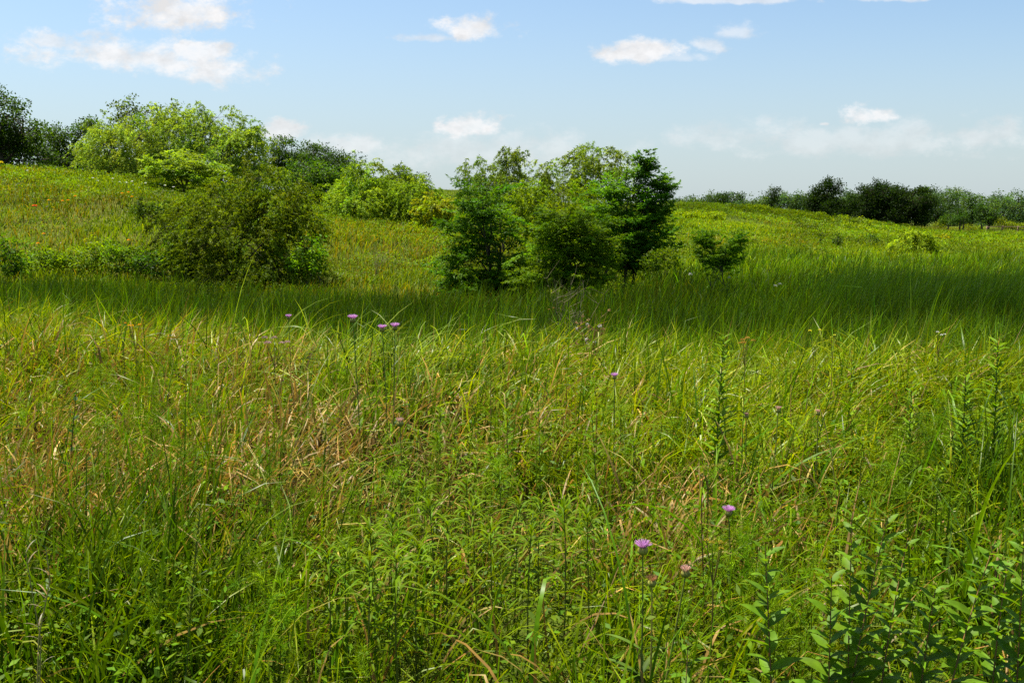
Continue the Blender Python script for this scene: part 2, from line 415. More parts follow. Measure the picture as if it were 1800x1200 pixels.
# feathery weeds: fine needles on branching stems
def feathery(geo, x, y, H, nb, nn, c):
    N = len(x)
    P = base(x, y); phi = rng.random(N) * 6.283; lean = np.abs(rng.normal(.1, .1, N))
    tip = P + np.stack([np.sin(lean) * np.cos(phi) * H, np.sin(lean) * np.sin(phi) * H, np.cos(lean) * H], -1)
    tubes(geo, np.stack([P, (P + tip) / 2 + rng.normal(0, .02, (N, 3)), tip], 1), np.stack([.003 + 0 * H, .002 + 0 * H, .0008 + 0 * H], 1), 3, jitter((.07, .10, .02), N))
    s = .25 + .75 * rng.random((N, nb))
    A = P[:, None] * (1 - s[..., None]) + tip[:, None] * s[..., None]
    ph = rng.random((N, nb)) * 6.283; l = (.10 + .22 * rng.random((N, nb))) * (1.25 - s) * H[:, None] * 1.6
    el = .55 + .5 * rng.random((N, nb))
    D = np.stack([np.cos(ph) * np.cos(el), np.sin(ph) * np.cos(el), np.sin(el)], -1)
    A = A.reshape(-1, 3); D = D.reshape(-1, 3); l = l.reshape(-1)
    cc = np.repeat(jitter(c, N, .18, .1), nb, 0)
    r = rng.random((len(A), nn))
    Q = (A[:, None] + D[:, None] * (r * l[:, None])[..., None]).reshape(-1, 3)
    dd = np.repeat(D, nn, 0) * .7 + unit(len(Q)) * .9
    leaves(geo, Q, dd, unit(len(Q)), .022 + .022 * rng.random(len(Q)), .0026, np.repeat(cc, nn, 0) * np.exp(rng.normal(0, .2, (len(Q), 1))))
g = Geo()
x, y = scatter(2600, 1.7, 9, power=.7, clump=3, spread=.1)
px, py = to_px(x, y, terrain(x, y) + .45)
k = (rng.random(len(x)) < np.clip(feath_px(px, py) + .08, 0, 1)) & (y < meadow_end(x, y) - .5)
x, y = x[k], y[k]
feathery(g, x, y, (.38 + .3 * rng.random(len(x))), 12, 30, (.105, .19, .008))
o = g.build('feathery_weeds', M_HERB); tag(o, 'fine feathery bright green weeds in soft patches among grass', 'weeds', kind='stuff')

# low leafy undergrowth
g = Geo()
x, y = scatter(70000, 1.3, 10, power=.6, clump=10, spread=.09)
px, py = to_px(x, y, terrain(x, y) + .3)
pr = np.clip(.30 - .28 * np.clip(tan_px(px, py), 0, 1) - .2 * lush_px(px, py) + blob(px, py, 120, 1120, 260, 130) + .5 * blob(px, py, 1250, 960, 600, 200) + .5 * blob(px, py, 900, 800, 250, 80), 0, 1)
k = (rng.random(len(x)) < pr * gaps(x, y)) & (y < meadow_end(x, y) - .3)
x, y = x[k], y[k]; N = len(x)
P = base(x, y); P[:, 2] += (.05 + .40 * rng.random(N) ** .8) * hgt(x, y)
d = unit(N); d[:, 2] = np.abs(d[:, 2]) * .5 - .1
nn = unit(N) * .6 + np.array([0, 0, 1.])
leaves(g, P, d, nn, .022 + .035 * rng.random(N), .010 + .012 * rng.random(N), jitter((.075, .14, .008), N, .3, .15))
tag(g.build('undergrowth', M_HERB), 'low small leaved undergrowth carpeting the ground between grasses', 'undergrowth', kind='stuff')

# ------------------------------------------------------------------ reeds in the dip and grasses beyond
def far_layer(geo, n, d0, d1, prob, L, W, c0, c1, segs=4, power=.6, u=.72, lean=(.22, .16), bend=(.55, .4), wind=.45, clump=1, spread=.2, amt=.28, hue=.12, kinks=0, vary=.35):
    x, y = scatter(n, d0, d1, u=u, power=power, clump=clump, spread=spread)
    z = terrain(x, y)
    px, py = to_px(x, y, z + .3)
    k = rng.random(len(x)) < prob(px, py, x, y)
    x, y = x[k], y[k]; N = len(x)
    phi = rng.random(N) * 6.283; phi = np.arctan2(np.sin(phi), np.cos(phi) + wind * 1.5)
    Lr = L * (.6 + .5 * rng.random(N)) * (1 - vary / 2 + vary * fbm(x, y, 3.5, 31)) * (.8 + .4 * vnoise(x, y, .8, 33))
    kk = np.where(rng.random(N) < kinks, .9 + rng.random(N), 0)
    vb = (.25 + 1.5 * fbm(x, y, 6.5, 71))[:, None] if d0 > 20 else (.55 + .9 * fbm(x, y, 3.0, 73))[:, None]
    ribbons(geo, base(x, y), phi, Lr, W * (.6 + .8 * rng.random(N)) * np.clip(y / 16, .6, 3), np.abs(rng.normal(lean[0], lean[1], N)), np.clip(rng.normal(bend[0], bend[1], N), 0, 1.8), segs,
            jitter(c0, N, amt, hue) * vb, jitter(c1, N, amt, hue) * vb, roll=rng.normal(0, .6, N), twist=rng.normal(0, .6, N), kink=kk, kpos=.5 + .3 * rng.random(N))

def reed_far(x, y):
    return np.interp(x / y, [-.6, -.2, -.05, .1, .25, .6], [27, 27, 26, 27, 44, 47]) + (fbm(x, y, 5, 41) - .5) * 8
inreed = lambda px, py, x, y: ((y > meadow_end(x, y) - .6) & (y < reed_far(x, y))).astype(float) * np.clip(.35 + fbm(x, y, 4, 43), 0, 1)
g = Geo()
far_layer(g, 125000, 8, 48, inreed, 1.08, .0175, (.035, .085, .002), (.105, .185, .003), power=.35, amt=.5, hue=.2, lean=(.16, .14), bend=(.5, .4), wind=.35)
far_layer(g, 45000, 8, 48, lambda px, py, x, y: inreed(px, py, x, y) * (vnoise(x, y, 5, 47) > .45), .95, .010, (.07, .08, .004), (.16, .14, .015), power=.35)
far_layer(g, 60000, 18, 29, lambda px, py, x, y: sstep(.30, .42, x / y) * np.clip(.2 + 1.2 * fbm(x, y, 3, 57), 0, 1) * (y > 20 + 2 * vnoise(x, y, 3, 58)), 1.5, .013, (.025, .07, .002), (.085, .17, .004), power=.5, lean=(.15, .1), bend=(.45, .3), wind=.8)
far_layer(g, 30000, 9, 48, lambda px, py, x, y: inreed(px, py, x, y) * (fbm(x, y, 4, 49) > .52), .8, .012, (.12, .10, .006), (.26, .19, .02), power=.4, lean=(.22, .15), bend=(.8, .5), kinks=.3)
far_layer(g, 12000, 8, 47, inreed, 1.3, .014, (.035, .075, .003), (.07, .13, .005), power=.3, lean=(.12, .08), bend=(.3, .3), kinks=.15)
tag(g.build('reeds', M_REED), 'tall dark green reeds filling the wet dip beyond the meadow', 'reeds', kind='stuff')

# hillside: low grass and leafy forbs
beyond = lambda x, y: (y > reed_far(x, y) - 2)
dryhill = lambda x, y: np.clip(sstep(.48, .64, fbm(x, y, 11, 51)) + .75 * sstep(.40, .5, x / y) * sstep(62, 80, y) * sstep(.35, .6, fbm(x, y, 16, 53)) + .6 * sstep(-.30, -.22, x / y) * sstep(.0, -.08, x / y) * sstep(34, 38, y) * sstep(62, 50, y), 0, 1)
g = Geo()
far_layer(g, 170000, 25, 75, lambda px, py, x, y: beyond(x, y) * (1 - .6 * dryhill(x, y)), .45, .018, (.065, .12, .002), (.17, .23, .004), segs=3, power=.6, vary=.8)
far_layer(g, 70000, 27, 80, lambda px, py, x, y: beyond(x, y) * dryhill(x, y), .55, .013, (.10, .095, .008), (.24, .185, .03), segs=3, power=.6, vary=.5)
far_layer(g, 120000, 70, 190, lambda px, py, x, y: 1 - .5 * dryhill(x, y), .42, .016, (.07, .12, .003), (.16, .225, .006), segs=2, power=.5, u=.66, vary=.8)
far_layer(g, 60000, 60, 190, lambda px, py, x, y: dryhill(x, y), .5, .013, (.12, .105, .01), (.25, .20, .04), segs=2, power=.5, u=.66)
tag(g.build('hillside_grass', M_REED), 'sunlit yellow green grass with rusty patches over the slopes', 'grass', kind='stuff')

g = Geo()
x, y = scatter(640000, 12, 115, power=.3, clump=40, spread=.3)
k = (beyond(x, y) | ((vnoise(x, y, 2.5, 67) > .58) & (y > 13))) & (rng.random(len(x)) < np.clip(.35 + 4 * (fbm(x, y, 5, 61) - .42), .06, 1))
x, y = x[k], y[k]; N = len(x)
P = base(x, y); cell = vnoise(x, y, .9, 63); hh = np.where(y < 27, .5, .2) + .65 * cell
P[:, 2] += hh * rng.random(N) ** .6 * .9
d = unit(N); d[:, 2] = np.abs(d[:, 2])
leaves(g, P, d, unit(N) * .7 + np.array([0, 0, 1.]), (.07 + .06 * rng.random(N)) * np.clip(y / 45, .45, 2), (.035 + .03 * rng.random(N)) * np.clip(y / 45, .45, 2), jitter((.10, .165, .004), N, .28, .18) * (.45 + 1.1 * vnoise(x, y, 2.3, 65))[:, None])
tag(g.build('hillside_forbs', M_HERB), 'low leafy weeds in tufts scattered over the far slopes', 'weeds', kind='stuff')

# a bright drift of tall weeds running down the right rise
g = Geo()
n = 16000
t = rng.random(n)
for (p0, d0_, p1, d1_, wd, cnt) in [(1285, 100, 1465, 93, .9, 9000), (1165, 78, 1275, 76, .8, 4500), (1480, 84, 1585, 80, .8, 3500)]:
    t = rng.random(cnt); c_ = np.floor(t * 40)
    px = p0 + (p1 - p0) * t; y = d0_ + (d1_ - d0_) * t + rng.normal(0, wd, cnt) + np.sin(c_ * 1.7) * .6
    x = ray(px, 380)[0] * y
    P = base(x, y); P[:, 2] += (.25 + .75 * vnoise(x, y, 1.1, 91)) * rng.random(cnt) ** .7
    d = unit(cnt); d[:, 2] = np.abs(d[:, 2])
    leaves(g, P, d, unit(cnt) * .7 + np.array([0, 0, 1.]), .16 + .1 * rng.random(cnt), .07 + .05 * rng.random(cnt), jitter((.16, .235, .004), cnt, .25, .12))
tag(g.build('goldenrod_drift', M_HERB), 'bright yellow green drifts of tall weeds streaking the right rise', 'weeds', kind='stuff')

# ------------------------------------------------------------------ trees
GROW = 1.14
def plant_tree(name, label, px0, d, lobes, kind='broad', col=(.05, .09, .01), col2=None, density=1.0, tip_r=.5, leaf=(.16, .09), trunk=.16, fork=.3, seed=1,
               group=None, stems=1, bark=(.07, .055, .04), cat='tree', flat=.55, shell=.7, lift=0.0, twigs=True, base_px=None, sink=0.1, gap=.3, asone=None, zj=.32, grow=None, boughs=()):
    """lobes: (photo x, photo y, half width, half height[, depth offset m]) of the crown's masses, seen at distance d"""
    global rng
    keep = rng; rng = np.random.default_rng(1000 + seed)
    sx, _ = ray(px0, 400)
    x0 = float(sx) * d; z0 = float(terrain(x0, d)) - sink
    s = d / F
    Lb = []; gw = GROW if grow is None else grow
    for l in lobes:
        ux, uz = ray(l[0], l[1])
        off = l[4] if len(l) > 4 else rng.normal(0, .35) * l[2] * s
        Lb.append((float(ux) * d - x0, off, CAM_Z + float(uz) * d - z0, l[2] * s * gw, l[2] * s * .95 * gw, l[3] * s * gw))
    Lb = np.array(Lb)
    H = (Lb[:, 2] + Lb[:, 5]).max()
    tips, node_of, nodes = [], [], []
    vol = (Lb[:, 3] * Lb[:, 4] * Lb[:, 5]) ** (2 / 3.)
    tg, cg = Geo(), Geo()
    stem_pts = []
    for q in range(stems):
        top = np.array([rng.normal(0, .12) * H * .3, rng.normal(0, .1) * H * .3, fork * H])
        b0 = np.array([(q - (stems - 1) / 2) * trunk * 2.2, rng.normal(0, trunk), 0])
        stem_pts.append((b0, top + b0 * 1.8))
    A = np.array([a for a, b in stem_pts]); Bp = np.array([b for a, b in stem_pts])
    mid = (A + Bp) / 2 + rng.normal(0, .05, A.shape) * H * .4
    r0 = trunk / math.sqrt(stems)
    tubes(tg, bez(A, mid, Bp, 6), np.linspace(r0, r0 * .62, 6)[None, :].repeat(stems, 0) * np.array([1.25, 1, 1, 1, 1, 1]), 7, jitter(bark, stems, .1, .05))
    allP, allD, allB = [], [], []
    for li, (cx, cy, cz, rx, ry, rz) in enumerate(Lb):
        n = max(8, int(density * 6.6 * vol[li] / tip_r ** 2))
        dr = unit(n * 2)
        rad = (1 - shell) + shell * rng.random(n * 2) ** .55
        # lumpy outline
        w = unit(5)
        bump = 1 + .20 * np.sin(dr @ w[0] * 4 + 1) + .14 * np.sin(dr @ w[1] * 7 + 2) + .10 * np.sin(dr @ w[2] * 11)
        p = np.array([cx, cy, cz]) + dr * (rad * bump)[:, None] * np.array([rx, ry, rz])
        okk = (p[:, 2] > .12) & (np.sin(dr @ w[3] * 6 + rad * 5) > -1 + gap * 2)
        p = p[okk][:n]
        if len(p) < 3: continue
        # limb from a stem to the lobe
        si = int(rng.integers(stems))
        frm = stem_pts[si][1] * (.75 + .25 * rng.random()) + stem_pts[si][0] * 0
        if cz < fork * H * 1.1: frm = stem_pts[si][0] + (stem_pts[si][1] - stem_pts[si][0]) * max(.1, min(.9, (cz - rz * .5) / (fork * H)))
        c = np.array([cx, cy, cz + rz * .35])
        m = (frm + c) / 2 + rng.normal(0, .12, 3) * np.linalg.norm(c - frm) + np.array([0, 0, .1 * rz])
        limb = bez(frm[None], m[None], c[None], 7)
        rl = r0 * .55 * min(1, .5 + rx / 2.5)
        tubes(tg, limb, np.linspace(rl, rl * .3, 7)[None], 5, bark)
        # secondary nodes
        K = max(3, len(p) // 7)
        nod = p[rng.choice(len(p), min(K, len(p)), replace=False)]
        t_on = limb[0][rng.integers(2, 7, len(nod))]
        nod = t_on + (nod - t_on) * .6
        tubes(tg, bez(t_on, (t_on + nod) / 2 + rng.normal(0, .08, nod.shape) * rx, nod, 4), np.linspace(rl * .38, rl * .16, 4)[None].repeat(len(nod), 0), 4, bark)
        dd = np.linalg.norm(p[:, None] - nod[None], axis=2)
        ni = dd.argmin(1)
        a = nod[ni]
        if kind in ('feather',):
            a = a + (p - a) * np.array([.15, .15, .75])
        if twigs:
            tubes(tg, bez(a, (a + p) / 2 + np.array([0, 0, .05]), p, 3), np.linspace(rl * .15, rl * .04, 3)[None].repeat(len(p), 0), 3, bark)
        allP.append(p); allD.append(p - a)
        allB.append(p - np.array([cx, cy, cz]))
    if not allP:
        rng = keep
        return None
    p = np.concatenate(allP); D = np.concatenate(allD); outw = np.concatenate(allB)
    outw /= np.maximum(np.linalg.norm(outw, axis=1, keepdims=True), 1e-6)
    n = len(p)
    tipcol = jitter(col, n, .22, .10)
    if col2 is not None:
        tt = rng.random((n, 1)) ** 1.5; tipcol = tipcol * (1 - tt) + jitter(col2, n, .15, .08) * tt
    Ll, Wl = leaf
    if kind == 'broad':
        nl = int(60 * density ** .0)
        nl = max(14, int(.9 * tip_r ** 2 * 4 / (Ll * Wl) * .55))
        t = rng.random((n, nl, 1))
        ctr = p[:, None] - D[:, None] * .25 * t
        off = unit(n * nl).reshape(n, nl, 3) * (rng.random((n, nl, 1)) ** .6) * tip_r * np.array([1, 1, flat + .1])
        Q = (ctr + off).reshape(-1, 3)
        dd = np.repeat(outw, nl, 0) * .5 + unit(len(Q)) * .9 + np.array([0, 0, -.15])
        nrm = unit(len(Q)) * .75 + np.array([0, 0, .9])
        cc = np.repeat(tipcol, nl, 0) * np.exp(rng.normal(0, .2, (len(Q), 1)))
        leaves(cg, Q, dd, nrm, Ll * (.7 + .6 * rng.random(len(Q))), Wl * (.7 + .6 * rng.random(len(Q))), cc)
    elif kind == 'willow':
        ns = 7
        nl = max(7, int(tip_r * 2.6 / Ll * 2.6))
        st = p[:, None] + unit(n * ns).reshape(n, ns, 3) * tip_r * .75 * rng.random((n, ns, 1)) ** .5
        st = st.reshape(-1, 3)
        o2 = np.repeat(outw, ns, 0); o2[:, 2] *= .4; o2 = o2 + unit(len(st)) * .5
        t = rng.random((len(st), nl, 1))
        ln = tip_r * (1.0 + .8 * rng.random((len(st), 1, 1)))
        Q = st[:, None] + o2[:, None] * t * ln * .75 + np.array([0, 0, 1.]) * (.35 * t - 1.15 * t ** 2) * ln * flat
        Q = Q.reshape(-1, 3)
        dd = np.repeat(o2, nl, 0) * .5 + unit(len(Q)) * .65 + np.array([0, 0, -.55])
        cc = np.repeat(np.repeat(tipcol, ns, 0), nl, 0) * np.exp(rng.normal(0, .2, (len(Q), 1)))
        leaves(cg, Q, dd, unit(len(Q)), Ll * (.7 + .6 * rng.random(len(Q))), Wl * (.7 + .6 * rng.random(len(Q))), cc, wide=.4)
    elif kind == 'feather':
        # flat layered sprays: side shoots left and right of each branchlet, drooping pinnate leaves along them
        h = D.copy(); h[:, 2] *= .25; h += outw * .25 * np.array([1, 1, .3]); h /= np.linalg.norm(h, axis=1, keepdims=True)
        h[:, 2] += lift + rng.normal(0, zj, n)
        h /= np.linalg.norm(h, axis=1, keepdims=True)
        sd = np.cross(h, np.array([0, 0, 1.])); sd /= np.linalg.norm(sd, axis=1, keepdims=True)
        ns, nl = 11, 9
        k = np.arange(ns); sgn = np.where(k % 2, 1., -1.)
        t = (k + .5) / ns
        ln = tip_r * 1.5 * (.7 + .6 * rng.random((n, 1)))
        org = p[:, None] + h[:, None] * ((t - .55)[None, :] * ln)[..., None] * 1.3
        sdir = h[:, None] * .65 + sd[:, None] * sgn[None, :, None] * .8 + rng.normal(0, .28, (n, ns, 3))
        sl = ln * .55 * (1.1 - .75 * t)[None, :]
        u = (np.arange(nl) + .5) / nl
        Q = org[:, :, None] + sdir[:, :, None] * (sl[..., None] * u)[..., None] + np.array([0, 0, -1.]) * ((sl[..., None] * u) ** 2 * .35)[..., None]
        ls = np.where(np.arange(nl) % 2, 1., -1.)
        perp = np.cross(sdir, np.array([0, 0, 1.]))
        dd = sdir[:, :, None] * .7 + perp[:, :, None] * ls[None, None, :, None] * .75 + np.array([0, 0, -.28])
        Q = Q.reshape(-1, 3); dd = dd.reshape(-1, 3) + rng.normal(0, .35, (len(Q), 3))
        nrm = np.array([0, 0, 1.]) + rng.normal(0, .65, (len(Q), 3))
        cc = np.repeat(tipcol, ns * nl, 0) * np.exp(rng.normal(0, .18, (len(Q), 1)))
        leaves(cg, Q, dd, nrm, Ll * (.7 + .6 * rng.random(len(Q))), Wl * (.7 + .6 * rng.random(len(Q))), cc)
    rng = keep
    if asone is not None:
        asone[0].append((tg, np.array([x0, d, z0]))); asone[1].append((cg, np.array([x0, d, z0]))); return None
    for bpts in boughs:
        W = np.array([[float(ray(a, b)[0]) * d - x0, 0.0, CAM_Z + float(ray(a, b)[1]) * d - z0] for a, b in bpts])
        W[:, 1] = np.linspace(0, -.3 + .6 * rng.random(), len(W))
        cur = bez(W[:1], W[1:2], W[2:3], 26)
        tubes(tg, cur, np.linspace(.03, .006, 26)[None], 5, bark)
        m = 26; t = np.arange(3, m)
        for sg in (-1, 1):
            for rpt in (0, 2):
                Q = cur[0][t] + rng.normal(0, .03, (len(t), 3))
                tn = np.gradient(cur[0], axis=0)[t]; tn /= np.linalg.norm(tn, axis=1, keepdims=True)
                dd = tn * .5 + np.array([.55 * sg, .35 * sg * (rpt - 1), -.25]) + rng.normal(0, .25, (len(t), 3))
                ln = .34 * (1.15 - .75 * t / m)
                for q in range(2):
                    leaves(cg, Q + dd * (ln * q * .35)[:, None], dd + rng.normal(0, .3, dd.shape), np.array([0, 0, 1.]) + rng.normal(0, .5, dd.shape), ln * .7, .045, jitter(col, len(t), .22, .1))
    root = empty(name, (x0, d, z0), label, cat, group)
    tg.build('trunk', M_BARK, root)
    cg.build('crown', M_LEAF, root)
    return root

DK = (.022, .052, .009); MD = (.045, .095, .010); WIL = (.215, .315, .08); YG = (.17, .28, .03); OLV = (.095, .158, .005); FTH = (.048, .13, .006); GRW = (.15, .235, .040)

plant_tree('oak_tree', 'tall dark green tree at the left edge on the hilltop', 15, 66, [(0, 220, 52, 55), (42, 228, 34, 45), (-55, 210, 60, 60), (25, 268, 58, 42), (-30, 180, 40, 30)], 'broad', DK, MD, 1.0, .8, (.19, .125), .3, .25, 1)
plant_tree('oak_tree', 'dark round tree between the left edge tree and the pale willows', 125, 74, [(150, 248, 36, 36), (105, 258, 34, 32), (120, 290, 55, 26), (95, 240, 18, 22), (165, 225, 18, 17)], 'broad', DK, MD, 1.0, .8, (.19, .125), .25, .25, 2)
plant_tree('cottonwood_tree', 'tall airy tree with two tufted tops rising behind the willows', 262, 82, [(238, 205, 28, 30), (285, 200, 20, 26), (258, 240, 40, 34), (222, 215, 14, 18), (298, 215, 12, 16)], 'broad', (.07, .115, .022), None, .75, .8, (.26, .15), .25, .45, 3, gap=.3)
plant_tree('willow_tree', 'pale yellow green willow with rounded crown, leftmost of the willows on the hill', 210, 64, [(205, 258, 48, 38), (178, 275, 34, 36), (250, 250, 46, 44), (235, 295, 64, 30), (195, 235, 25, 20)], 'willow', WIL, (.25, .34, .09), 1.0, .7, (.17, .05), .2, .2, 4, stems=3)
plant_tree('willow_tree', 'big light green willow with two humps beside the leaning tree', 345, 65, [(335, 240, 42, 46), (372, 232, 34, 40), (300, 255, 40, 45), (360, 285, 60, 36), (310, 220, 22, 22), (355, 210, 18, 18)], 'willow', (.18, .285, .07), (.225, .32, .08), 1.0, .7, (.17, .05), .22, .25, 5, stems=2)
plant_tree('leaning_tree', 'leaning green tree with a bare slanting trunk showing right of the willows', 392, 61, [(425, 236, 28, 34), (405, 270, 34, 30), (440, 268, 24, 32), (446, 245, 14, 18), (450, 295, 26, 22)], 'willow', (.165, .265, .05), (.21, .30, .06), .9, .65, (.17, .055), .2, .45, 6)
plant_tree('locust_sapling', 'small bright feathery sapling at the foot of the pale willows', 325, 58, [(325, 298, 48, 25), (300, 308, 30, 18), (350, 305, 36, 20)], 'feather', (.15, .245, .03), (.19, .28, .03), 1.0, .6, (.20, .08), .12, .2, 7, cat='sapling')
plant_tree('oak_tree', 'dark tree crown just right of the leaning tree', 495, 86, [(500, 268, 34, 27), (470, 278, 30, 26), (520, 290, 40, 25), (480, 305, 50, 25)], 'broad', DK, MD, 1.0, .8, (.19, .125), .25, .3, 8)
plant_tree('oak_tree', 'dark tree in the middle of the row on the hill crest', 555, 90, [(552, 272, 30, 24), (535, 290, 34, 30), (575, 290, 30, 28)], 'broad', DK, (.04, .08, .01), 1.0, .8, (.19, .125), .25, .3, 9)
plant_tree('oak_tree', 'dark tree at the right end of the dark hilltop row', 603, 88, [(596, 285, 24, 22), (612, 300, 24, 26), (585, 305, 28, 25)], 'broad', DK, (.04, .08, .01), 1.0, .8, (.19, .125), .22, .3, 10)
plant_tree('hackberry_tree', 'mid green leafy tree in front of the dark hilltop trees', 560, 70, [(556, 305, 38, 30), (585, 312, 34, 26), (530, 318, 30, 28), (565, 340, 46, 26)], 'broad', (.04, .10, .012), (.07, .14, .014), 1.0, .7, (.18, .12), .2, .25, 11)
plant_tree('young_tree', 'bright yellow green tree, tallest and leftmost of the lit row above the tan slope', 628, 60, [(630, 318, 32, 32), (604, 342, 28, 26), (650, 345, 34, 36), (628, 362, 46, 22)], 'willow', YG, (.205, .31, .03), 1.1, .6, (.15, .055), .14, .2, 12, stems=2)
plant_tree('young_tree', 'green upright tree in the middle of the lit row above the tan slope', 690, 63, [(688, 322, 24, 28), (672, 345, 24, 28), (705, 345, 26, 28), (690, 362, 34, 18)], 'willow', (.085, .15, .008), (.14, .20, .010), 1.1, .6, (.15, .055), .14, .2, 13, stems=2)
plant_tree('young_tree', 'yellow green rounded tree right of the middle in the lit row above the tan slope', 725, 60, [(725, 340, 30, 26), (710, 358, 30, 24), (745, 362, 26, 22)], 'willow', YG, (.205, .31, .03), 1.1, .6, (.15, .055), .12, .2, 14, stems=2)
plant_tree('young_tree', 'yellowing small tree at the right end of the lit row, beside the grassy ridge', 765, 58, [(765, 358, 18, 22), (758, 372, 22, 16), (775, 372, 14, 14)], 'willow', (.20, .26, .012), (.27, .29, .02), 1.1, .5, (.18, .08), .1, .2, 15)
plant_tree('oak_tree', 'dark tree tops peeping between the yellow green young trees', 712, 92, [(700, 308, 16, 14), (738, 322, 18, 14), (718, 330, 36, 20)], 'broad', DK, None, 1.0, .8, (.19, .125), .2, .3, 16)

# shrubs along the dip
plant_tree('large_shrub', 'wide olive shrub with many stems on the left bank', 435, 33, [(445, 332, 56, 36), (495, 362, 52, 48), (392, 366, 50, 44), (350, 405, 42, 42), (425, 415, 85, 55), (515, 415, 42, 55), (450, 462, 92, 32), (540, 395, 24, 34), (430, 480, 90, 18), (370, 470, 50, 20), (500, 478, 60, 18)], 'willow', OLV, (.125, .17, .006), .95, .42, (.10, .032), .13, .22, 20, stems=5, cat='shrub', flat=.35, gap=.25)
plant_tree('thin_shrub', 'thin leaning shrub with sparse leaves left of the wide olive shrub', 305, 34, [(272, 385, 26, 24), (290, 408, 26, 24), (262, 370, 14, 14), (300, 440, 22, 22), (318, 375, 18, 18)], 'willow', (.05, .085, .006), None, .7, .36, (.10, .032), .07, .35, 21, stems=2, cat='shrub', flat=.7, gap=.3)
plant_tree('dark_bush', 'low dark leafy bush at the foot of the thin leaning shrub', 290, 32.5, [(292, 455, 32, 26), (262, 462, 28, 22), (312, 466, 24, 20)], 'broad', (.035, .085, .006), None, 1.1, .28, (.12, .07), .05, .15, 22, stems=3, cat='bush')
plant_tree('low_bush', 'low green bush in the left brush row, next to the dark leafy bush', 225, 33, [(225, 458, 34, 24), (200, 452, 28, 26), (245, 466, 24, 18)], 'broad', (.085, .165, .006), None, 1.1, .28, (.11, .06), .05, .15, 23, stems=3, cat='bush')
plant_tree('low_bush', 'bright low bush with pointed top in the middle of the left brush row', 165, 34, [(178, 440, 26, 30), (150, 456, 32, 26), (130, 465, 24, 20)], 'broad', (.13, .21, .006), None, 1.1, .28, (.11, .06), .05, .15, 24, stems=3, cat='bush')
plant_tree('low_bush', 'low green bush in the left brush row, next to the left edge sapling', 85, 34, [(90, 462, 32, 22), (68, 455, 26, 24), (112, 468, 24, 18)], 'broad', (.10, .18, .006), None, 1.1, .28, (.11, .06), .05, .15, 25, stems=3, cat='bush')
plant_tree('sapling', 'leafy round sapling at the left edge below the hill', 18, 32, [(18, 438, 28, 20), (12, 462, 26, 22), (30, 458, 20, 20), (20, 482, 18, 16)], 'broad', (.085, .175, .008), None, 1.0, .3, (.13, .07), .06, .3, 26, cat='sapling')
plant_tree('leafy_bush', 'fresh green upright bush at the right foot of the wide olive shrub', 545, 31.5, [(545, 440, 24, 28), (530, 465, 26, 22), (560, 462, 18, 18)], 'broad', (.09, .19, .008), None, 1.0, .28, (.12, .06), .06, .2, 27, stems=3, cat='bush')

# central thicket
plant_tree('willow_tree', 'grey green willow behind the left feathery tree in the middle thicket', 872, 38.5, [(848, 305, 36, 26), (898, 290, 26, 26), (826, 322, 20, 24), (868, 338, 50, 30), (880, 315, 30, 26), (915, 282, 12, 16)], 'willow', GRW, (.09, .14, .03), .95, .42, (.13, .034), .12, .25, 30, stems=3, gap=.25, grow=.98)
plant_tree('willow_tree', 'slim grey green willow in the middle between two taller willow tops', 955, 39.5, [(957, 300, 20, 26), (945, 325, 24, 24), (968, 325, 20, 26), (952, 355, 36, 26)], 'willow', GRW, (.09, .14, .03), .95, .42, (.13, .034), .1, .3, 31, stems=2, gap=.25, grow=.98)
plant_tree('willow_tree', 'broad drooping grey green willow, rightmost top of the thicket willows', 1050, 38, [(1050, 278, 42, 24), (1012, 300, 22, 26), (1085, 288, 24, 22), (1045, 312, 50, 30), (1020, 345, 50, 32), (1090, 310, 20, 24)], 'willow', (.15, .23, .042), (.18, .26, .045), .95, .42, (.13, .034), .13, .28, 32, stems=3, gap=.25, grow=.98)
plant_tree('willow_bush', 'yellow green bushy willow low between the feathery trees', 975, 35.5, [(985, 350, 50, 32), (935, 370, 30, 34), (1000, 390, 55, 40), (950, 420, 40, 36), (915, 345, 20, 28)], 'willow', (.11, .19, .010), (.17, .24, .012), .9, .4, (.12, .035), .1, .25, 33, stems=3, cat='bush', gap=.2)
plant_tree('locust_tree', 'layered feathery dark tree on the left of the middle thicket', 862, 31, [(850, 352, 44, 36), (868, 390, 58, 34), (828, 420, 48, 30), (895, 440, 34, 26), (830, 462, 56, 30), (850, 492, 68, 22), (800, 395, 22, 16), (790, 480, 26, 24), (900, 492, 50, 20), (830, 505, 60, 16)], 'feather', FTH, (.08, .17, .008), 1.1, .46, (.135, .05), .09, .45, 34, stems=2, lift=.12)
plant_tree('locust_tree', 'lighter feathery tree in the front middle of the thicket', 1003, 29.5, [(1005, 378, 44, 34), (968, 402, 40, 34), (1030, 412, 44, 38), (985, 440, 64, 34), (1035, 462, 50, 30), (975, 478, 60, 24), (1060, 440, 30, 30), (1010, 495, 60, 18), (940, 490, 40, 20)], 'feather', (.09, .185, .006), (.15, .235, .008), 1.1, .44, (.13, .05), .08, .4, 35, stems=3, lift=.15)
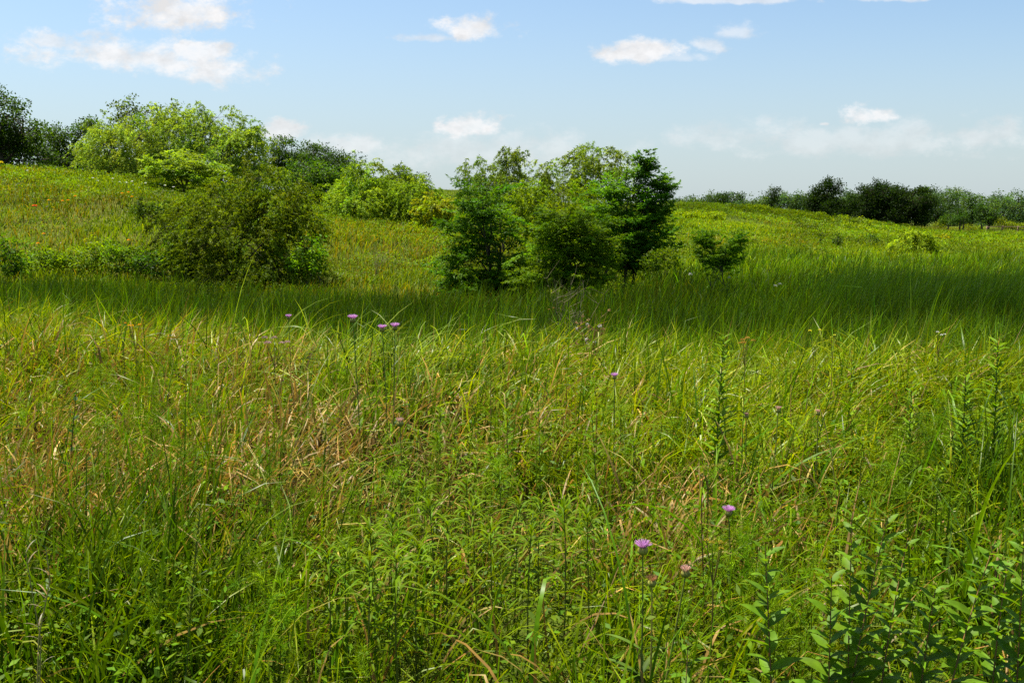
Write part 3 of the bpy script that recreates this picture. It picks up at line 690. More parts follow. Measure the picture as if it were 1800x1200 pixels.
plant_tree('locust_tree', 'dark layered feathery tree with spiky upswept branches, right end of the thicket', 1108, 33, [(1105, 362, 44, 36), (1080, 392, 48, 32), (1128, 398, 40, 34), (1100, 425, 54, 28), (1115, 448, 42, 18), (1122, 322, 16, 20), (1132, 296, 9, 12), (1146, 345, 20, 16), (1140, 288, 7, 8), (1158, 322, 10, 9), (1172, 330, 9, 6), (1066, 345, 26, 22), (1150, 372, 22, 14), (1090, 468, 46, 12), (1132, 466, 38, 12), (1150, 402, 34, 26), (1160, 366, 20, 16), (1145, 435, 34, 20)], 'feather', (.072, .180, .016), (.10, .215, .016), 1.0, .42, (.14, .055), .11, .4, 36, stems=2, lift=.5, zj=.14, boughs=[[(1112, 350), (1118, 300), (1140, 282)], [(1118, 350), (1130, 310), (1153, 284)], [(1120, 360), (1142, 325), (1168, 306)], [(1125, 372), (1150, 345), (1186, 326)], [(1100, 350), (1098, 318), (1104, 298)], [(1125, 385), (1155, 362), (1178, 345)]])
plant_tree('locust_sapling', 'small open feathery sapling with a forked top among the right reeds', 1265, 28, [(1243, 428, 14, 12), (1250, 450, 18, 14), (1284, 432, 14, 12), (1278, 452, 18, 14), (1262, 472, 34, 12), (1236, 418, 7, 7), (1294, 422, 7, 7)], 'feather', (.115, .24, .014), (.14, .26, .014), .22, .34, (.11, .042), .05, .35, 37, stems=2, cat='sapling', lift=.5, zj=.14, boughs=[[(1262, 465), (1248, 435), (1238, 408)], [(1266, 465), (1280, 438), (1302, 415)], [(1262, 470), (1240, 455), (1224, 446)], [(1266, 470), (1290, 458), (1308, 452)]])
plant_tree('leafy_bush', 'low bright leafy bush at the right foot of the spiky dark tree', 1165, 31, [(1165, 450, 22, 16), (1150, 462, 20, 12), (1185, 462, 16, 10)], 'broad', (.085, .15, .008), None, 1.0, .28, (.12, .05), .05, .2, 38, stems=2, cat='bush')

# right field
plant_tree('yellow_bush', 'bright yellow green rounded bush standing alone in the right field', 1605, 57, [(1605, 424, 24, 18), (1590, 435, 20, 13), (1622, 436, 18, 13)], 'willow', (.21, .30, .03), (.25, .34, .03), 1.2, .45, (.16, .06), .08, .2, 40, stems=4, cat='bush')
plant_tree('small_bush', 'tiny yellow bush farther back than the lone rounded bush', 1660, 80, [(1660, 418, 9, 5), (1653, 420, 6, 4)], 'willow', (.24, .27, .012), None, 1.2, .4, (.18, .07), .05, .2, 41, stems=3, cat='bush')
plant_tree('small_bush', 'small dark upright bush on the right slope, darker of two', 1471, 60, [(1472, 418, 6, 7), (1470, 427, 5, 6)], 'broad', (.02, .05, .008), None, 1.1, .26, (.13, .08), .05, .3, 42, cat='bush')
plant_tree('small_bush', 'small green bush left of the dark upright one on the slope', 1442, 61, [(1442, 418, 6, 8), (1440, 427, 5, 5)], 'broad', (.055, .10, .010), None, 1.1, .26, (.13, .08), .05, .3, 43, cat='bush')
plant_tree('small_bush', 'small spreading green bush right of the dark upright one on the slope', 1532, 62, [(1530, 417, 7, 5), (1537, 420, 7, 4)], 'broad', (.05, .10, .010), None, 1.1, .26, (.13, .08), .05, .3, 44, cat='bush')
plant_tree('crest_bush', 'light green bush on the slope just below the big dark oaks', 1495, 92, [(1492, 388, 18, 9), (1508, 392, 16, 7), (1480, 393, 10, 6)], 'broad', (.10, .155, .014), None, 1.1, .5, (.22, .13), .08, .2, 45, stems=3, cat='bush')
plant_tree('oak_tree', 'dark oak with uneven top at the left of the big dark pair', 1448, 116, [(1448, 345, 26, 26), (1466, 325, 15, 13), (1432, 358, 18, 20), (1450, 372, 34, 20)], 'broad', (.018, .042, .008), (.030, .062, .010), 1.7, .8, (.22, .15), .35, .3, 46)
plant_tree('elm_tree', 'green tree filling the gap between the two dark oaks', 1493, 120, [(1492, 352, 16, 20), (1502, 370, 18, 18), (1485, 375, 14, 14)], 'broad', (.03, .075, .012), None, 1.1, .8, (.22, .15), .25, .3, 47)
plant_tree('oak_tree', 'largest dark spreading oak on the right hill crest', 1570, 113, [(1556, 340, 44, 24), (1600, 350, 38, 24), (1530, 358, 26, 24), (1575, 375, 62, 24), (1622, 378, 20, 22), (1545, 385, 30, 18)], 'broad', (.018, .042, .008), (.030, .062, .010), 1.7, .8, (.22, .15), .45, .25, 48, stems=2)
plant_tree('field_tree', 'dark little tree with forked trunk at the far field edge', 1733, 140, [(1725, 372, 14, 12), (1742, 376, 14, 13), (1733, 386, 18, 9)], 'broad', (.022, .055, .008), None, 1.0, .8, (.22, .15), .25, .3, 49, stems=2)
plant_tree('field_tree', 'upright little green tree left of the forked one at the field edge', 1689, 142, [(1688, 372, 11, 12), (1694, 384, 12, 11), (1680, 385, 8, 8)], 'broad', (.03, .075, .010), None, 1.0, .8, (.22, .15), .2, .35, 50, stems=2)
plant_tree('field_tree', 'smallest tree at the field edge, beside the big oak', 1664, 142, [(1666, 384, 9, 6), (1661, 390, 5, 8)], 'broad', (.04, .09, .010), None, 1.0, .8, (.22, .15), .15, .35, 51)
plant_tree('crest_tree', 'dark small tree standing on the right hill crest left of the oaks', 1356, 125, [(1357, 347, 14, 12), (1351, 358, 11, 12), (1362, 338, 7, 7)], 'broad', (.018, .042, .010), None, 1.1, .8, (.22, .15), .2, .35, 52)
plant_tree('crest_tree', 'small spreading green tree near the left end of the right hill crest', 1262, 118, [(1270, 350, 10, 9), (1255, 354, 12, 9), (1263, 362, 12, 8)], 'broad', (.028, .065, .012), None, 1.0, .8, (.22, .15), .15, .35, 53)
for q, (bx, by, bw, bh, d_) in enumerate([(1335, 379, 16, 4, 98), (1362, 382, 18, 5, 97), (1392, 387, 18, 5, 96), (1420, 393, 16, 5, 95), (1442, 398, 12, 4, 94)]):
    plant_tree('slope_bush', 'sunlit yellow green low bush in the bright strip running down the right crest', bx, d_, [(bx, by, bw, bh), (bx + bw * .5, by + 2, bw * .7, bh)], 'broad', (.15, .23, .006), None, 1.2, .5, (.22, .13), .05, .2, 80 + q, group='bushes in the bright strip on the right crest', stems=2, cat='bush')
for q, (bx, by, bw, bh, d_) in enumerate([(1388, 449, 16, 5, 50), (1425, 447, 14, 6, 51), (1462, 451, 18, 5, 50), (1498, 449, 12, 4, 51)]):
    plant_tree('reed_edge_bush', 'low yellow bush in the row along the far edge of the right reeds', bx, d_, [(bx, by, bw, bh), (bx + bw * .5, by + 2, bw * .6, bh)], 'broad', (.20, .25, .006), None, 1.2, .32, (.14, .08), .04, .2, 90 + q, group='low yellow bushes behind the right reeds', stems=2, cat='bush')
for q, (bx, by, bw, bh) in enumerate([(1705, 399, 11, 7), (1760, 390, 10, 8), (1775, 397, 14, 6), (1800, 396, 14, 7), (1650, 398, 10, 9)]):
    plant_tree('field_bush', 'yellow green bush among the little trees along the far field edge', bx, 150 + q, [(bx, by, bw, bh), (bx + bw * .6, by + 3, bw * .7, bh * .7)], 'broad', (.13, .17, .012), None, 1.1, .8, (.22, .15), .12, .2, 60 + q, group='bushes along the far field edge', stems=2, cat='bush')

# far wood: one mass
wood = ([], [])
k = 0
for bx in range(1165, 2200, 17):
    k += 1
    top = np.interp(bx, [1165, 1230, 1300, 1400, 1640, 1700, 1760, 1810, 2200], [352, 346, 343, 340, 330, 338, 336, 341, 335]) + rng.normal(0, 3.5)
    d = 225 + rng.random() * 45
    w = 16 + rng.random() * 10
    c = np.array([(.046, .092, .055), (.060, .112, .055), (.038, .078, .05)][k % 3]) * (.8 + .4 * rng.random())  # distance haze put into the leaf colour: lighter, greyer than the foliage itself
    plant_tree('w', 'w', bx, d, [(bx, top + 16, w, 16), (bx + rng.normal(0, 8), top + 34, w * 1.2, 18), (bx + rng.normal(0, 8), top + 10 + rng.random() * 8, w * .6, 10), (bx, top + 52, w * 1.3, 14)], 'broad', tuple(c), None, .8, 1.4, (.42, .3), .3, .3, 100 + k, asone=wood, twigs=False)
for bx in list(range(560, 760, 26)) + list(range(-500, 520, 34)):
    k += 1
    top = np.interp(bx, [-500, 0, 100, 330, 520, 600, 700, 760], [215, 215, 262, 270, 290, 300, 325, 345]) + rng.normal(0, 4)
    d = 96 + rng.random() * 14
    plant_tree('w', 'w', bx, d, [(bx, top + 22, 24, 22), (bx + rng.normal(0, 8), top + 50, 28, 24)], 'broad', tuple(np.array(DK) * (.8 + .5 * rng.random())), None, .8, 1.1, (.3, .21), .25, .3, 100 + k, asone=wood, twigs=False)
g = Geo()
for tg_, o_ in wood[1] + wood[0]:
    for V, cc in zip(tg_.V, tg_.C): pass
    off = g.n
    g.V += [V + o_.astype(np.float32) for V in tg_.V]; g.C += tg_.C
    g.Q += [f + off for f in tg_.Q]; g.T += [f + off for f in tg_.T]; g.n += tg_.n
tag(g.build('far_woods', M_LEAF), 'distant dark wood forming a belt along the horizon behind the hills', 'woods', kind='stuff')

# ------------------------------------------------------------------ near plants as things
def ground_at(px, d):
    sx, _ = ray(px, 500)
    return float(sx) * d

def along(px, py, d):
    """world point on the line of sight at depth d"""
    sx, sz = ray(px, py)
    return np.array([float(sx) * d, d, CAM_Z + float(sz) * d])

def thistle(px, py, d, size, state, label, lean=(0, 0), group='thistles in the meadow'):
    top = along(px, py, d)
    bx, by = top[0] + lean[0], top[1] + lean[1]
    z0 = float(terrain(bx, by))
    root = empty('thistle', (bx, by, z0), label, 'thistle', group)
    h = top - np.array([bx, by, z0])
    s = size
    g = Geo()
    A = np.zeros((1, 3)); Bm = h * .55 + np.array([lean[0] * .1 + .01, 0, 0]); E = (h - np.array([0, 0, s * .55]))
    P = bez(A, Bm[None], E[None], 9)
    sc = {'bloom': (.10, .13, .05), 'spent': (.30, .24, .11), 'bud': (.14, .16, .06)}[state]
    tubes(g, P, np.linspace(.0042, .0022, 9)[None], 6, sc)
    g.build('stem', M_STEM, root)
    # spiny leaves up the lower stem
    n = 9
    g = Geo(); tt = rng.random(n) * .55
    Q = (P[0][(tt * 8).astype(int)])
    ribbons(g, Q, rng.random(n) * 6.283, .10 + .05 * rng.random(n), .018, .9 + .2 * rng.random(n), .6, 5, jitter((.06, .11, .03), n), jitter((.10, .15, .05), n), prof='leaf', fold=.15)
    g.build('foliage', M_HERB, root)
    # scaly cup
    c = np.array([(.03, .035, .012), (.06, .07, .022), (.17, .18, .06), (.25, .24, .09), (.26, .22, .09)])
    g = Geo(); lathe(g, [(.05 * s, -.58 * s), (.30 * s, -.52 * s), (.42 * s, -.32 * s), (.38 * s, -.08 * s), (.24 * s, .06 * s)], 14, c, E + np.array([0, 0, s * .55]))
    n = 60; a = rng.random(n) * 6.283; zz = -.5 + .5 * rng.random(n); rr = .41 * np.sqrt(np.clip(1 - ((zz + .28) / .42) ** 2, .05, 1))
    Q = (h + np.stack([rr * np.cos(a), rr * np.sin(a), zz], -1) * s)
    ribbons(g, Q, a, .10 * s, .05 * s, .5, .5, 2, (.05, .06, .02), (.30, .27, .12), prof='leaf')
    cup = g.build('bract_cup', M_STEM, root)
    if state == 'bloom': n, c0, c1, l, sp, wd = 190, (.46, .20, .42), (.60, .31, .60), .66, .80, .022
    elif state == 'spent': n, c0, c1, l, sp, wd = 110, (.38, .20, .08), (.33, .16, .08), .55, .55, .026
    else: n, c0, c1, l, sp, wd = 110, (.52, .36, .20), (.55, .32, .30), .50, .45, .028
    g = Geo(); a = rng.random(n) * 6.283; q = np.sqrt(rng.random(n))
    Q = h + np.stack([.22 * q * np.cos(a), .22 * q * np.sin(a), 0 * q], -1) * s
    ribbons(g, Q, a, l * s * (.85 + .25 * rng.random(n)), wd * s * 2, .12 + sp * q * (.6 + .4 * rng.random(n)), .35, 3, jitter(c0, n, .12, .05), jitter(c1, n, .14, .05), prof='flat', roll=rng.normal(0, 1, n))
    g.build('petals', M_PETAL, root)

TH = [
    (1130, 962, 2.6, .038, 'bloom', 'largest open purple thistle head low in the right middle foreground', (.0, .02)),
    (1146, 1020, 2.55, .032, 'spent', 'withered brown thistle head just below the largest purple one', (.0, .03)),
    (1205, 1003, 2.6, .034, 'bud', 'pink tufted thistle bud right of the withered brown head', (-.09, .0)),
    (1281, 898, 3.4, .036, 'bloom', 'purple thistle above the pink tufted bud, near the leafy stems', (.02, .0)),
    (620, 560, 5.2, .042, 'bloom', 'purple thistle against dark reeds, tallest of the three together', (.03, .0)),
    (672, 577, 5.3, .040, 'bloom', 'purple thistle split in two tufts, middle one of the three together', (.02, .0)),
    (694, 574, 5.35, .040, 'bloom', 'purple thistle tilted on a dark cup, rightmost of three together', (-.04, .0)),
    (1080, 661, 5.0, .032, 'bloom', 'small purple thistle alone in the bright middle meadow', (.0, .02)),
    (1312, 730, 4.6, .030, 'bud', 'pale pink thistle bud beside the tall leafy spike', (.0, .0)),
    (1368, 719, 4.5, .034, 'bud', 'pink round thistle bud on a green cup, right of the pale one', (-.03, .0)),
    (1438, 724, 4.6, .030, 'bud', 'dull mauve thistle bud, rightmost bud in the upper meadow', (.0, .0)),
    (507, 557, 7.0, .036, 'bloom', 'tiny distant purple thistle at the reed edge left of the three', (.0, .0)),
    (703, 741, 4.5, .045, 'bud', 'fuzzy pinkish thistle in the tan dead grass', (.0, .0)),
]
for a in TH: thistle(*a)

def leafy_stem(name, label, cat, pbase, ptop, db, dt, nleaf, leaf, w, col, stemcol, up=.55, droop=.6, group=None, r=.004, bushy=0, start=.12, taper=.5, topcol=None):
    """upright herb whose stem runs between two points; lance or oval leaves spiral up it"""
    T = along(*ptop, dt); Bq = along(*pbase, db)
    # carry the line on down to the ground
    dirv = T - Bq
    z0 = float(terrain(Bq[0], Bq[1]))
    b = np.array([Bq[0] - dirv[0] * .25, Bq[1] - dirv[1] * .25, 0]); b[2] = float(terrain(b[0], b[1])) - .01
    root = empty(name, b, label, cat, group)
    E = T - b
    m = E * .5 + np.array([(Bq - b)[0] - E[0] * .5, 0, 0]) * .6
    P = bez(np.zeros((1, 3)), m[None], E[None], 24)
    g = Geo(); tubes(g, P, np.linspace(r, r * .4, 24)[None], 6, stemcol); g.build('stem', M_STEM, root)
    t = np.linspace(start, .99, nleaf)
    idx = t * 23; i0 = np.clip(idx.astype(int), 0, 22); fr = (idx - i0)[:, None]
    Q = P[0][i0] * (1 - fr) + P[0][i0 + 1] * fr
    phi = np.arange(nleaf) * 2.39996 + rng.normal(0, .25, nleaf)
    size = (1 - taper * t ** 1.5) * (.8 + .4 * rng.random(nleaf)) * np.minimum(1, .55 + t * 1.4)
    g = Geo()
    ribbons(g, Q, phi, leaf * size, w * size, up + .25 * rng.random(nleaf), droop * (.6 + .7 * rng.random(nleaf)), 7, jitter(col, nleaf, .14, .07), jitter(col if topcol is None else topcol, nleaf, .14, .07), prof='leaf', fold=.13, pw=1.2, roll=rng.normal(0, .2, nleaf))
    g.build('foliage', M_BROAD if name == 'ironweed' else M_HERB, root)
    if bushy:
        g = Geo(); n = bushy  # cluster of small flower buds at the stem tip
        Q = P[0][-1] + rng.normal(0, 1, (n, 3)) * np.array([.022, .022, .016])
        leaves(g, Q, unit(n) + np.array([0, 0, .7]), unit(n), .014, .006, jitter((.13, .13, .03), n, .25))
        g.build('flower_buds', M_HERB, root)
    return root

IW = (.10, .19, .016)
RS = (.17, .09, .06)
IRON = [
    ((1368, 1200), (1345, 962), 'ironweed with a curved dark stem, leftmost of the broad leaved stems'),
    ((1487, 1200), (1562, 905), 'tall broad leaved ironweed stem leaning right, tallest in the lower right corner'),
    ((1497, 1180), (1498, 902), 'straight broad leaved stem behind the tallest leaning one'),
    ((1548, 1200), (1596, 945), 'broad leaved stem just right of the tallest leaning one'),
    ((1462, 1195), (1462, 1010), 'short broad leaved stem in the shade left of the tallest one'),
    ((1614, 1200), (1645, 1030), 'short broad leaved stem in the middle of the lower right group'),
    ((1658, 1200), (1750, 950), 'broad leaved stem slanting far right towards the right edge'),
    ((1752, 1200), (1772, 985), 'dark broad leaved stem close to the right edge of the meadow'),
    ((1790, 1200), (1800, 940), 'large dark leaved stem cut by the right edge'),
    ((1205, 1215), (1210, 1130), 'low broad leaved plant at the bottom below the pink thistle bud'),
]
for q, (a, b, lab) in enumerate(IRON):
    leafy_stem('ironweed', lab, 'leafy plant', a, b, 2.25 + .05 * (q % 3), 2.35 + .05 * (q % 4), 44 if q != 9 else 16, .118 if q != 9 else .12, .043, IW, RS, .75, .75, 'broad leaved stems in the lower right', .0032, bushy=26, start=.2, taper=.55)

SPK = (.115, .205, .010)
leafy_stem('tall_leafy_spike', 'tallest leafy spike rising above the right meadow against the reeds', 'leafy plant', (1258, 840), (1273, 588), 4.9, 5.0, 120, .15, .030, SPK, (.10, .13, .03), .8, .6, 'tall leafy spikes', .005, bushy=20, start=.1, taper=.6)
leafy_stem('tall_leafy_spike', 'leafy spike with regular whorls near the right edge, left one of the pair', 'leafy plant', (1692, 800), (1698, 655), 4.7, 4.7, 120, .15, .027, SPK, (.08, .10, .03), .9, .5, 'tall leafy spikes', .005, bushy=16, start=.1, taper=.5)
leafy_stem('tall_leafy_spike', 'leafy spike near the right edge, taller one of the pair', 'leafy plant', (1748, 790), (1754, 600), 4.8, 4.8, 130, .15, .027, SPK, (.08, .10, .03), .9, .5, 'tall leafy spikes', .005, bushy=16, start=.1, taper=.5)
leafy_stem('tall_leafy_spike', 'short leafy spike just right of the tallest leafy spike', 'leafy plant', (1303, 830), (1308, 690), 4.6, 4.6, 50, .10, .019, SPK, (.10, .13, .03), .8, .6, 'tall leafy spikes', .004, bushy=16, start=.1, taper=.5)
leafy_stem('tall_leafy_spike', 'slender leafy spike in the right meadow with its top among the reeds edge grass', 'leafy plant', (1492, 740), (1498, 628), 5.4, 5.4, 70, .12, .024, SPK, (.10, .13, .03), .8, .6, 'tall leafy spikes', .004, bushy=14, start=.1, taper=.5)
leafy_stem('tall_leafy_spike', 'leafy spike standing between the slender one and the pair near the right edge', 'leafy plant', (1598, 790), (1603, 672), 4.8, 4.8, 80, .13, .025, SPK, (.10, .13, .03), .8, .6, 'tall leafy spikes', .004, bushy=14, start=.1, taper=.5)
leafy_stem('milkweed', 'leafy stem in the middle meadow right of the tan grass', 'leafy plant', (893, 790), (890, 690), 4.8, 4.8, 34, .085, .019, (.085, .16, .012), (.10, .13, .03), .8, .4, 'leafy stems in the middle meadow', .004, taper=.4)
leafy_stem('milkweed', 'second leafy stem from the tan grass in the middle meadow', 'leafy plant', (950, 790), (946, 695), 4.8, 4.8, 34, .085, .019, (.085, .16, .012), (.10, .13, .03), .8, .4, 'leafy stems in the middle meadow', .004, taper=.4)
leafy_stem('milkweed', 'third leafy stem from the tan grass, fullest of the middle row', 'leafy plant', (1050, 830), (1040, 720), 4.5, 4.5, 40, .09, .020, (.085, .16, .012), (.10, .13, .03), .8, .4, 'leafy stems in the middle meadow', .004, taper=.4)
leafy_stem('dark_seedling', 'thin dark stem with small round leaves at the left among rusty grass', 'seedling', (116, 840), (134, 690), 4.6, 4.7, 16, .05, .030, (.02, .055, .012), (.03, .025, .015), .8, .4, None, .004, taper=.3, start=.3)
leafy_stem('mullein_stalk', 'pale grey green seed stalk in the dark grass at lower left', 'stalk', (318, 1040), (352, 890), 2.8, 2.9, 150, .030, .006, (.14, .19, .06), (.12, .14, .05), .4, .3, None, .005, taper=.2, start=.45)

# arching narrow leaved sunflowers: three kinds, then copies
SUN = []
def sunflower(variant):
    root = empty('wild_sunflower', (0, 0, -50), 'x', 'leafy plant')
    h = .62
    P = bez(np.zeros((1, 3)), np.array([[.02, .01, .3]]), np.array([[.0, .02, h]]), 12)
    g = Geo(); tubes(g, P, np.linspace(.0045, .0018, 12)[None], 6, (.09, .11, .03)); g.build('stem', M_STEM, root)
    n = 30
    t = np.concatenate([np.linspace(.45, .85, 10), np.linspace(.86, 1, 20)])
    idx = t * 11; i0 = np.clip(idx.astype(int), 0, 10); fr = (idx - i0)[:, None]
    Q = P[0][i0] * (1 - fr) + P[0][i0 + 1] * fr
    phi = np.arange(n) * 2.39996 + rng.normal(0, .3, n)
    top = sstep(.9, 1, t)
    g = Geo()
    ribbons(g, Q, phi, (.125 + .05 * rng.random(n)) * (1 - .45 * top), .0095, .62 - .45 * top + .25 * rng.random(n), 1.7 - .5 * top + .5 * rng.random(n), 9, jitter((.085, .15, .003), n, .2, .1), jitter((.12, .18, .004), n, .2, .1), prof='leaf', fold=.14, pw=1.1, roll=rng.normal(0, .15, n), side=rng.normal(0, .25, n))
    g.build('foliage', M_HERB, root)
    return root
SUN = [sunflower(i) for i in range(4)]
spots = []
for px, py in [(612, 960), (570, 975), (660, 930), (730, 958), (690, 905), (790, 920), (830, 890), (905, 885), (950, 880), (990, 895), (1040, 905), (870, 930), (760, 890), (930, 930), (700, 975), (640, 985)]:
    spots.append((px, py, 'a'))
for px, py in [(770, 725), (730, 765), (690, 790), (720, 810), (800, 790), (770, 770), (830, 810), (860, 790), (660, 800), (790, 830), (740, 850), (700, 845), (880, 830), (820, 850)]:
    spots.append((px, py, 'b'))
for px, py in [(180, 740), (360, 620), (330, 640), (300, 630), (1620, 720), (1580, 790), (1480, 850), (1520, 780), (1410, 760), (1090, 720), (1120, 780), (1160, 740), (1640, 830), (1700, 860)]:
    spots.append((px, py, 'c'))
GL = {'a': ('wild sunflower with arching narrow leaves in the wide clump at bottom centre', 'arching leaved clump at bottom centre'),
      'b': ('wild sunflower with arching narrow leaves beside the tan dead grass', 'arching leaved clump beside the tan grass'),
      'c': ('narrow leaved weed with a drooping leaf tuft scattered outside the big clumps', 'scattered drooping leaved weeds')}
for q, (px, py, grp) in enumerate(spots):
    sx, sz = ray(px, py)
    H = (.54 if grp == 'a' else .48) + .09 * rng.random()
    d = (H - CAM_Z) / float(sz)
    x = float(sx) * d; z = float(terrain(x, d)); d = (H + z - CAM_Z) / float(sz); x = float(sx) * d; z = float(terrain(x, d))
    lab, gr = GL[grp]
    src = SUN[q % 4]
    if q < 4:
        src.location = (x, d, z); src.scale = (H / .62,) * 3; src.rotation_euler = (0, 0, rng.random() * 6.28); src['label'] = lab; src['group'] = gr
    else:
        copy_tree(src, (x, d, z), rng.random() * 6.283, H / .62, lab, gr)

# flowers, umbels, dry stalks
def umbel(px, py, d, col, size, label, name='umbel_flower', stemcol=(.13, .10, .04), heads=5):
    T = along(px, py, d); b = np.array([T[0] - .02, T[1], float(terrain(T[0], T[1]))])
    root = empty(name, b, label, 'flower')
    E = T - b; f = E * .78
    g = Geo(); tubes(g, bez(np.zeros((1, 3)), (E * .4 + [.015, 0, 0])[None], f[None], 8), np.linspace(.004, .0025, 8)[None], 5, stemcol)
    a = np.arange(heads) * 6.283 / heads + rng.random(heads)
    tp = E + np.stack([np.cos(a) * size * (.4 + rng.random(heads)), np.sin(a) * size * (.4 + rng.random(heads)), size * .6 * (rng.random(heads) - .4)], -1)
    tubes(g, bez(np.repeat(f[None], heads, 0), (tp * .6 + f * .4) * np.array([1, 1, .98]), tp, 5), np.linspace(.0022, .0012, 5)[None].repeat(heads, 0), 4, stemcol)
    g.build('stem', M_STEM, root)
    for h in range(heads):
        g = Geo(); n = 60
        dr = unit(n); dr[:, 2] = np.abs(dr[:, 2]) * .6
        leaves(g, tp[h] + dr * size * .18, dr, unit(n), size * .16, size * .09, jitter(col, n, .25, .1))
        g.build('flower_head', M_PETAL, root)
umbel(1248, 815, 3.9, (.24, .23, .035), .055, 'mustard coloured seed umbel on a dark stem above the purple thistles', heads=6)
umbel(1312, 600, 6.2, (.33, .20, .03), .06, 'brownish orange flower cluster right of the tallest leafy spike', heads=5)
umbel(1258, 955, 2.75, (.40, .30, .03), .030, 'small yellow flower spray behind the pink thistle bud', heads=4)
umbel(1652, 586, 7.0, (.65, .64, .58), .035, 'small white flower at the reed edge on the right', heads=3)
umbel(1433, 580, 6.6, (.7, .6, .03), .04, 'yellow flower standing before the dark reeds', heads=2)
umbel(1466, 592, 6.5, (.62, .58, .05), .035, 'yellow flower just right and below the one before the dark reeds', heads=2)
umbel(215, 571, 7.2, (.65, .30, .015), .035, 'orange flower in the left meadow, left one of two', heads=2)
umbel(237, 574, 7.1, (.68, .32, .015), .045, 'orange flower in the left meadow, right one of two', heads=3)
umbel(482, 600, 6.3, (.34, .22, .20), .07, 'faded brownish pink seed heads in the left meadow below the tiny thistle', heads=6)
umbel(968, 543, 8.2, (.34, .17, .06), .03, 'rusty seed head leaning before the reeds left of the fluffy weed', heads=2)

def dry_weed(px, py, d, label, w, h, fluff, name, n=40, col=(.16, .11, .06)):
    """bare branching weed; (px, py) is the middle of its top"""
    T = along(px, py, d); b = np.array([T[0], T[1], float(terrain(T[0], T[1])) - .02])
    root = empty(name, b, label, 'dead weed')
    H = T[2] - b[2]
    g = Geo()
    nb = 9
    a = rng.random(nb) * 6.283
    A = np.zeros((nb, 3)); A[:, 2] = H * .2 * rng.random(nb)
    E = np.stack([np.cos(a) * w * rng.random(nb), np.sin(a) * w * rng.random(nb) * .7, H * (.75 + .25 * rng.random(nb))], -1)
    tubes(g, bez(A, E * np.array([.25, .25, .55]), E, 8), np.linspace(.0075, .002, 8)[None].repeat(nb, 0), 4, jitter(col, nb, .2, .05))
    i = rng.integers(0, nb, n); t = .45 + .5 * rng.random((n, 1))
    S = A[i] * (1 - t) ** 2 + 2 * (E[i] * np.array([.25, .25, .55])) * t * (1 - t) + E[i] * t ** 2
    e2 = S + unit(n) * np.array([1, 1, .6]) * w * .35 + np.array([0, 0, w * .22])
    tubes(g, bez(S, (S + e2) / 2 + rng.normal(0, .02, S.shape), e2, 4), np.linspace(.0035, .0012, 4)[None].repeat(n, 0), 3, jitter(col, n, .2, .05))
    g.build('stems', M_STEM, root)
    if fluff:
        g = Geo()
        m = 14
        Q = np.repeat(e2, m, 0) + unit(n * m) * .008
        leaves(g, Q, unit(n * m), unit(n * m), .018, .010, jitter((.26, .16, .07), n * m, .3))
        g.build('seed_sprays', M_PETAL, root)
        g = Geo(); kk = rng.choice(n, n // 6, replace=False)
        Q = np.repeat(e2[kk], 40, 0) + unit(len(kk) * 40) * .006
        leaves(g, Q, unit(len(Q)), unit(len(Q)), .018, .004, (.8, .8, .76))
        g.build('fluff_clumps', M_PETAL, root)
dry_weed(1040, 545, 8.6, 'brown weed with white seed fluff at the reed edge', .24, 1, True, 'fluffy_weed', 46, (.13, .085, .04))
dry_weed(1000, 470, 13.0, 'bare grey twiggy shrub standing in the reeds in front of the thicket', .75, 1, False, 'dead_shrub', 70, (.11, .09, .075))
dry_weed(660, 430, 34, 'bare grey twigs on the bank left of the feathery dark tree', .9, 1, False, 'dead_shrub', 60, (.16, .13, .10))

def stalk(pts, d, r, col, label, name='dry_stalk'):
    W = np.array([along(px, py, d + .01 * i) for i, (px, py) in enumerate(pts)])
    b = W[0].copy(); dv = W[0] - W[1]; k = (b[2] - float(terrain(b[0], b[1]))) / max(-dv[2], 1e-3)
    if k > 0: b = b + dv * k * .98; b[1] = W[0][1]
    W = np.concatenate([b[None], W]) - b
    root = empty(name, b, label, 'stalk')
    g = Geo(); tubes(g, W[None], np.linspace(r, r * .5, len(W))[None], 6, col); g.build('stem', M_STEM, root)
    n = 10; g = Geo(); i = rng.integers(1, len(W), n)
    Q = W[i - 1] + (W[i] - W[i - 1]) * rng.random((n, 1))
    ribbons(g, Q, rng.random(n) * 6.283, .05, .004, .6, 1.0, 4, jitter(col, n), jitter(col, n), prof='leaf'); g.build('withered_leaves', M_DRY, root)
stalk([(66, 1200), (68, 1120), (88, 1020), (80, 960)], 2.3, .0024, (.24, .20, .14), 'pale grey dead stalk at the lower left corner, straight one')
stalk([(70, 1190), (72, 1125), (58, 1050), (45, 970)], 2.35, .002, (.22, .19, .14), 'thin grey dead stalk leaning left at the lower left corner')
stalk([(1236, 1000), (1234, 950), (1233, 880), (1236, 830)], 3.2, .003, (.12, .06, .03), 'straight dark brown stem beside the purple thistles')
stalk([(1468, 860), (1462, 800), (1450, 745), (1438, 708)], 4.3, .0035, (.36, .30, .14), 'straw coloured stalk leaning left in the right meadow')

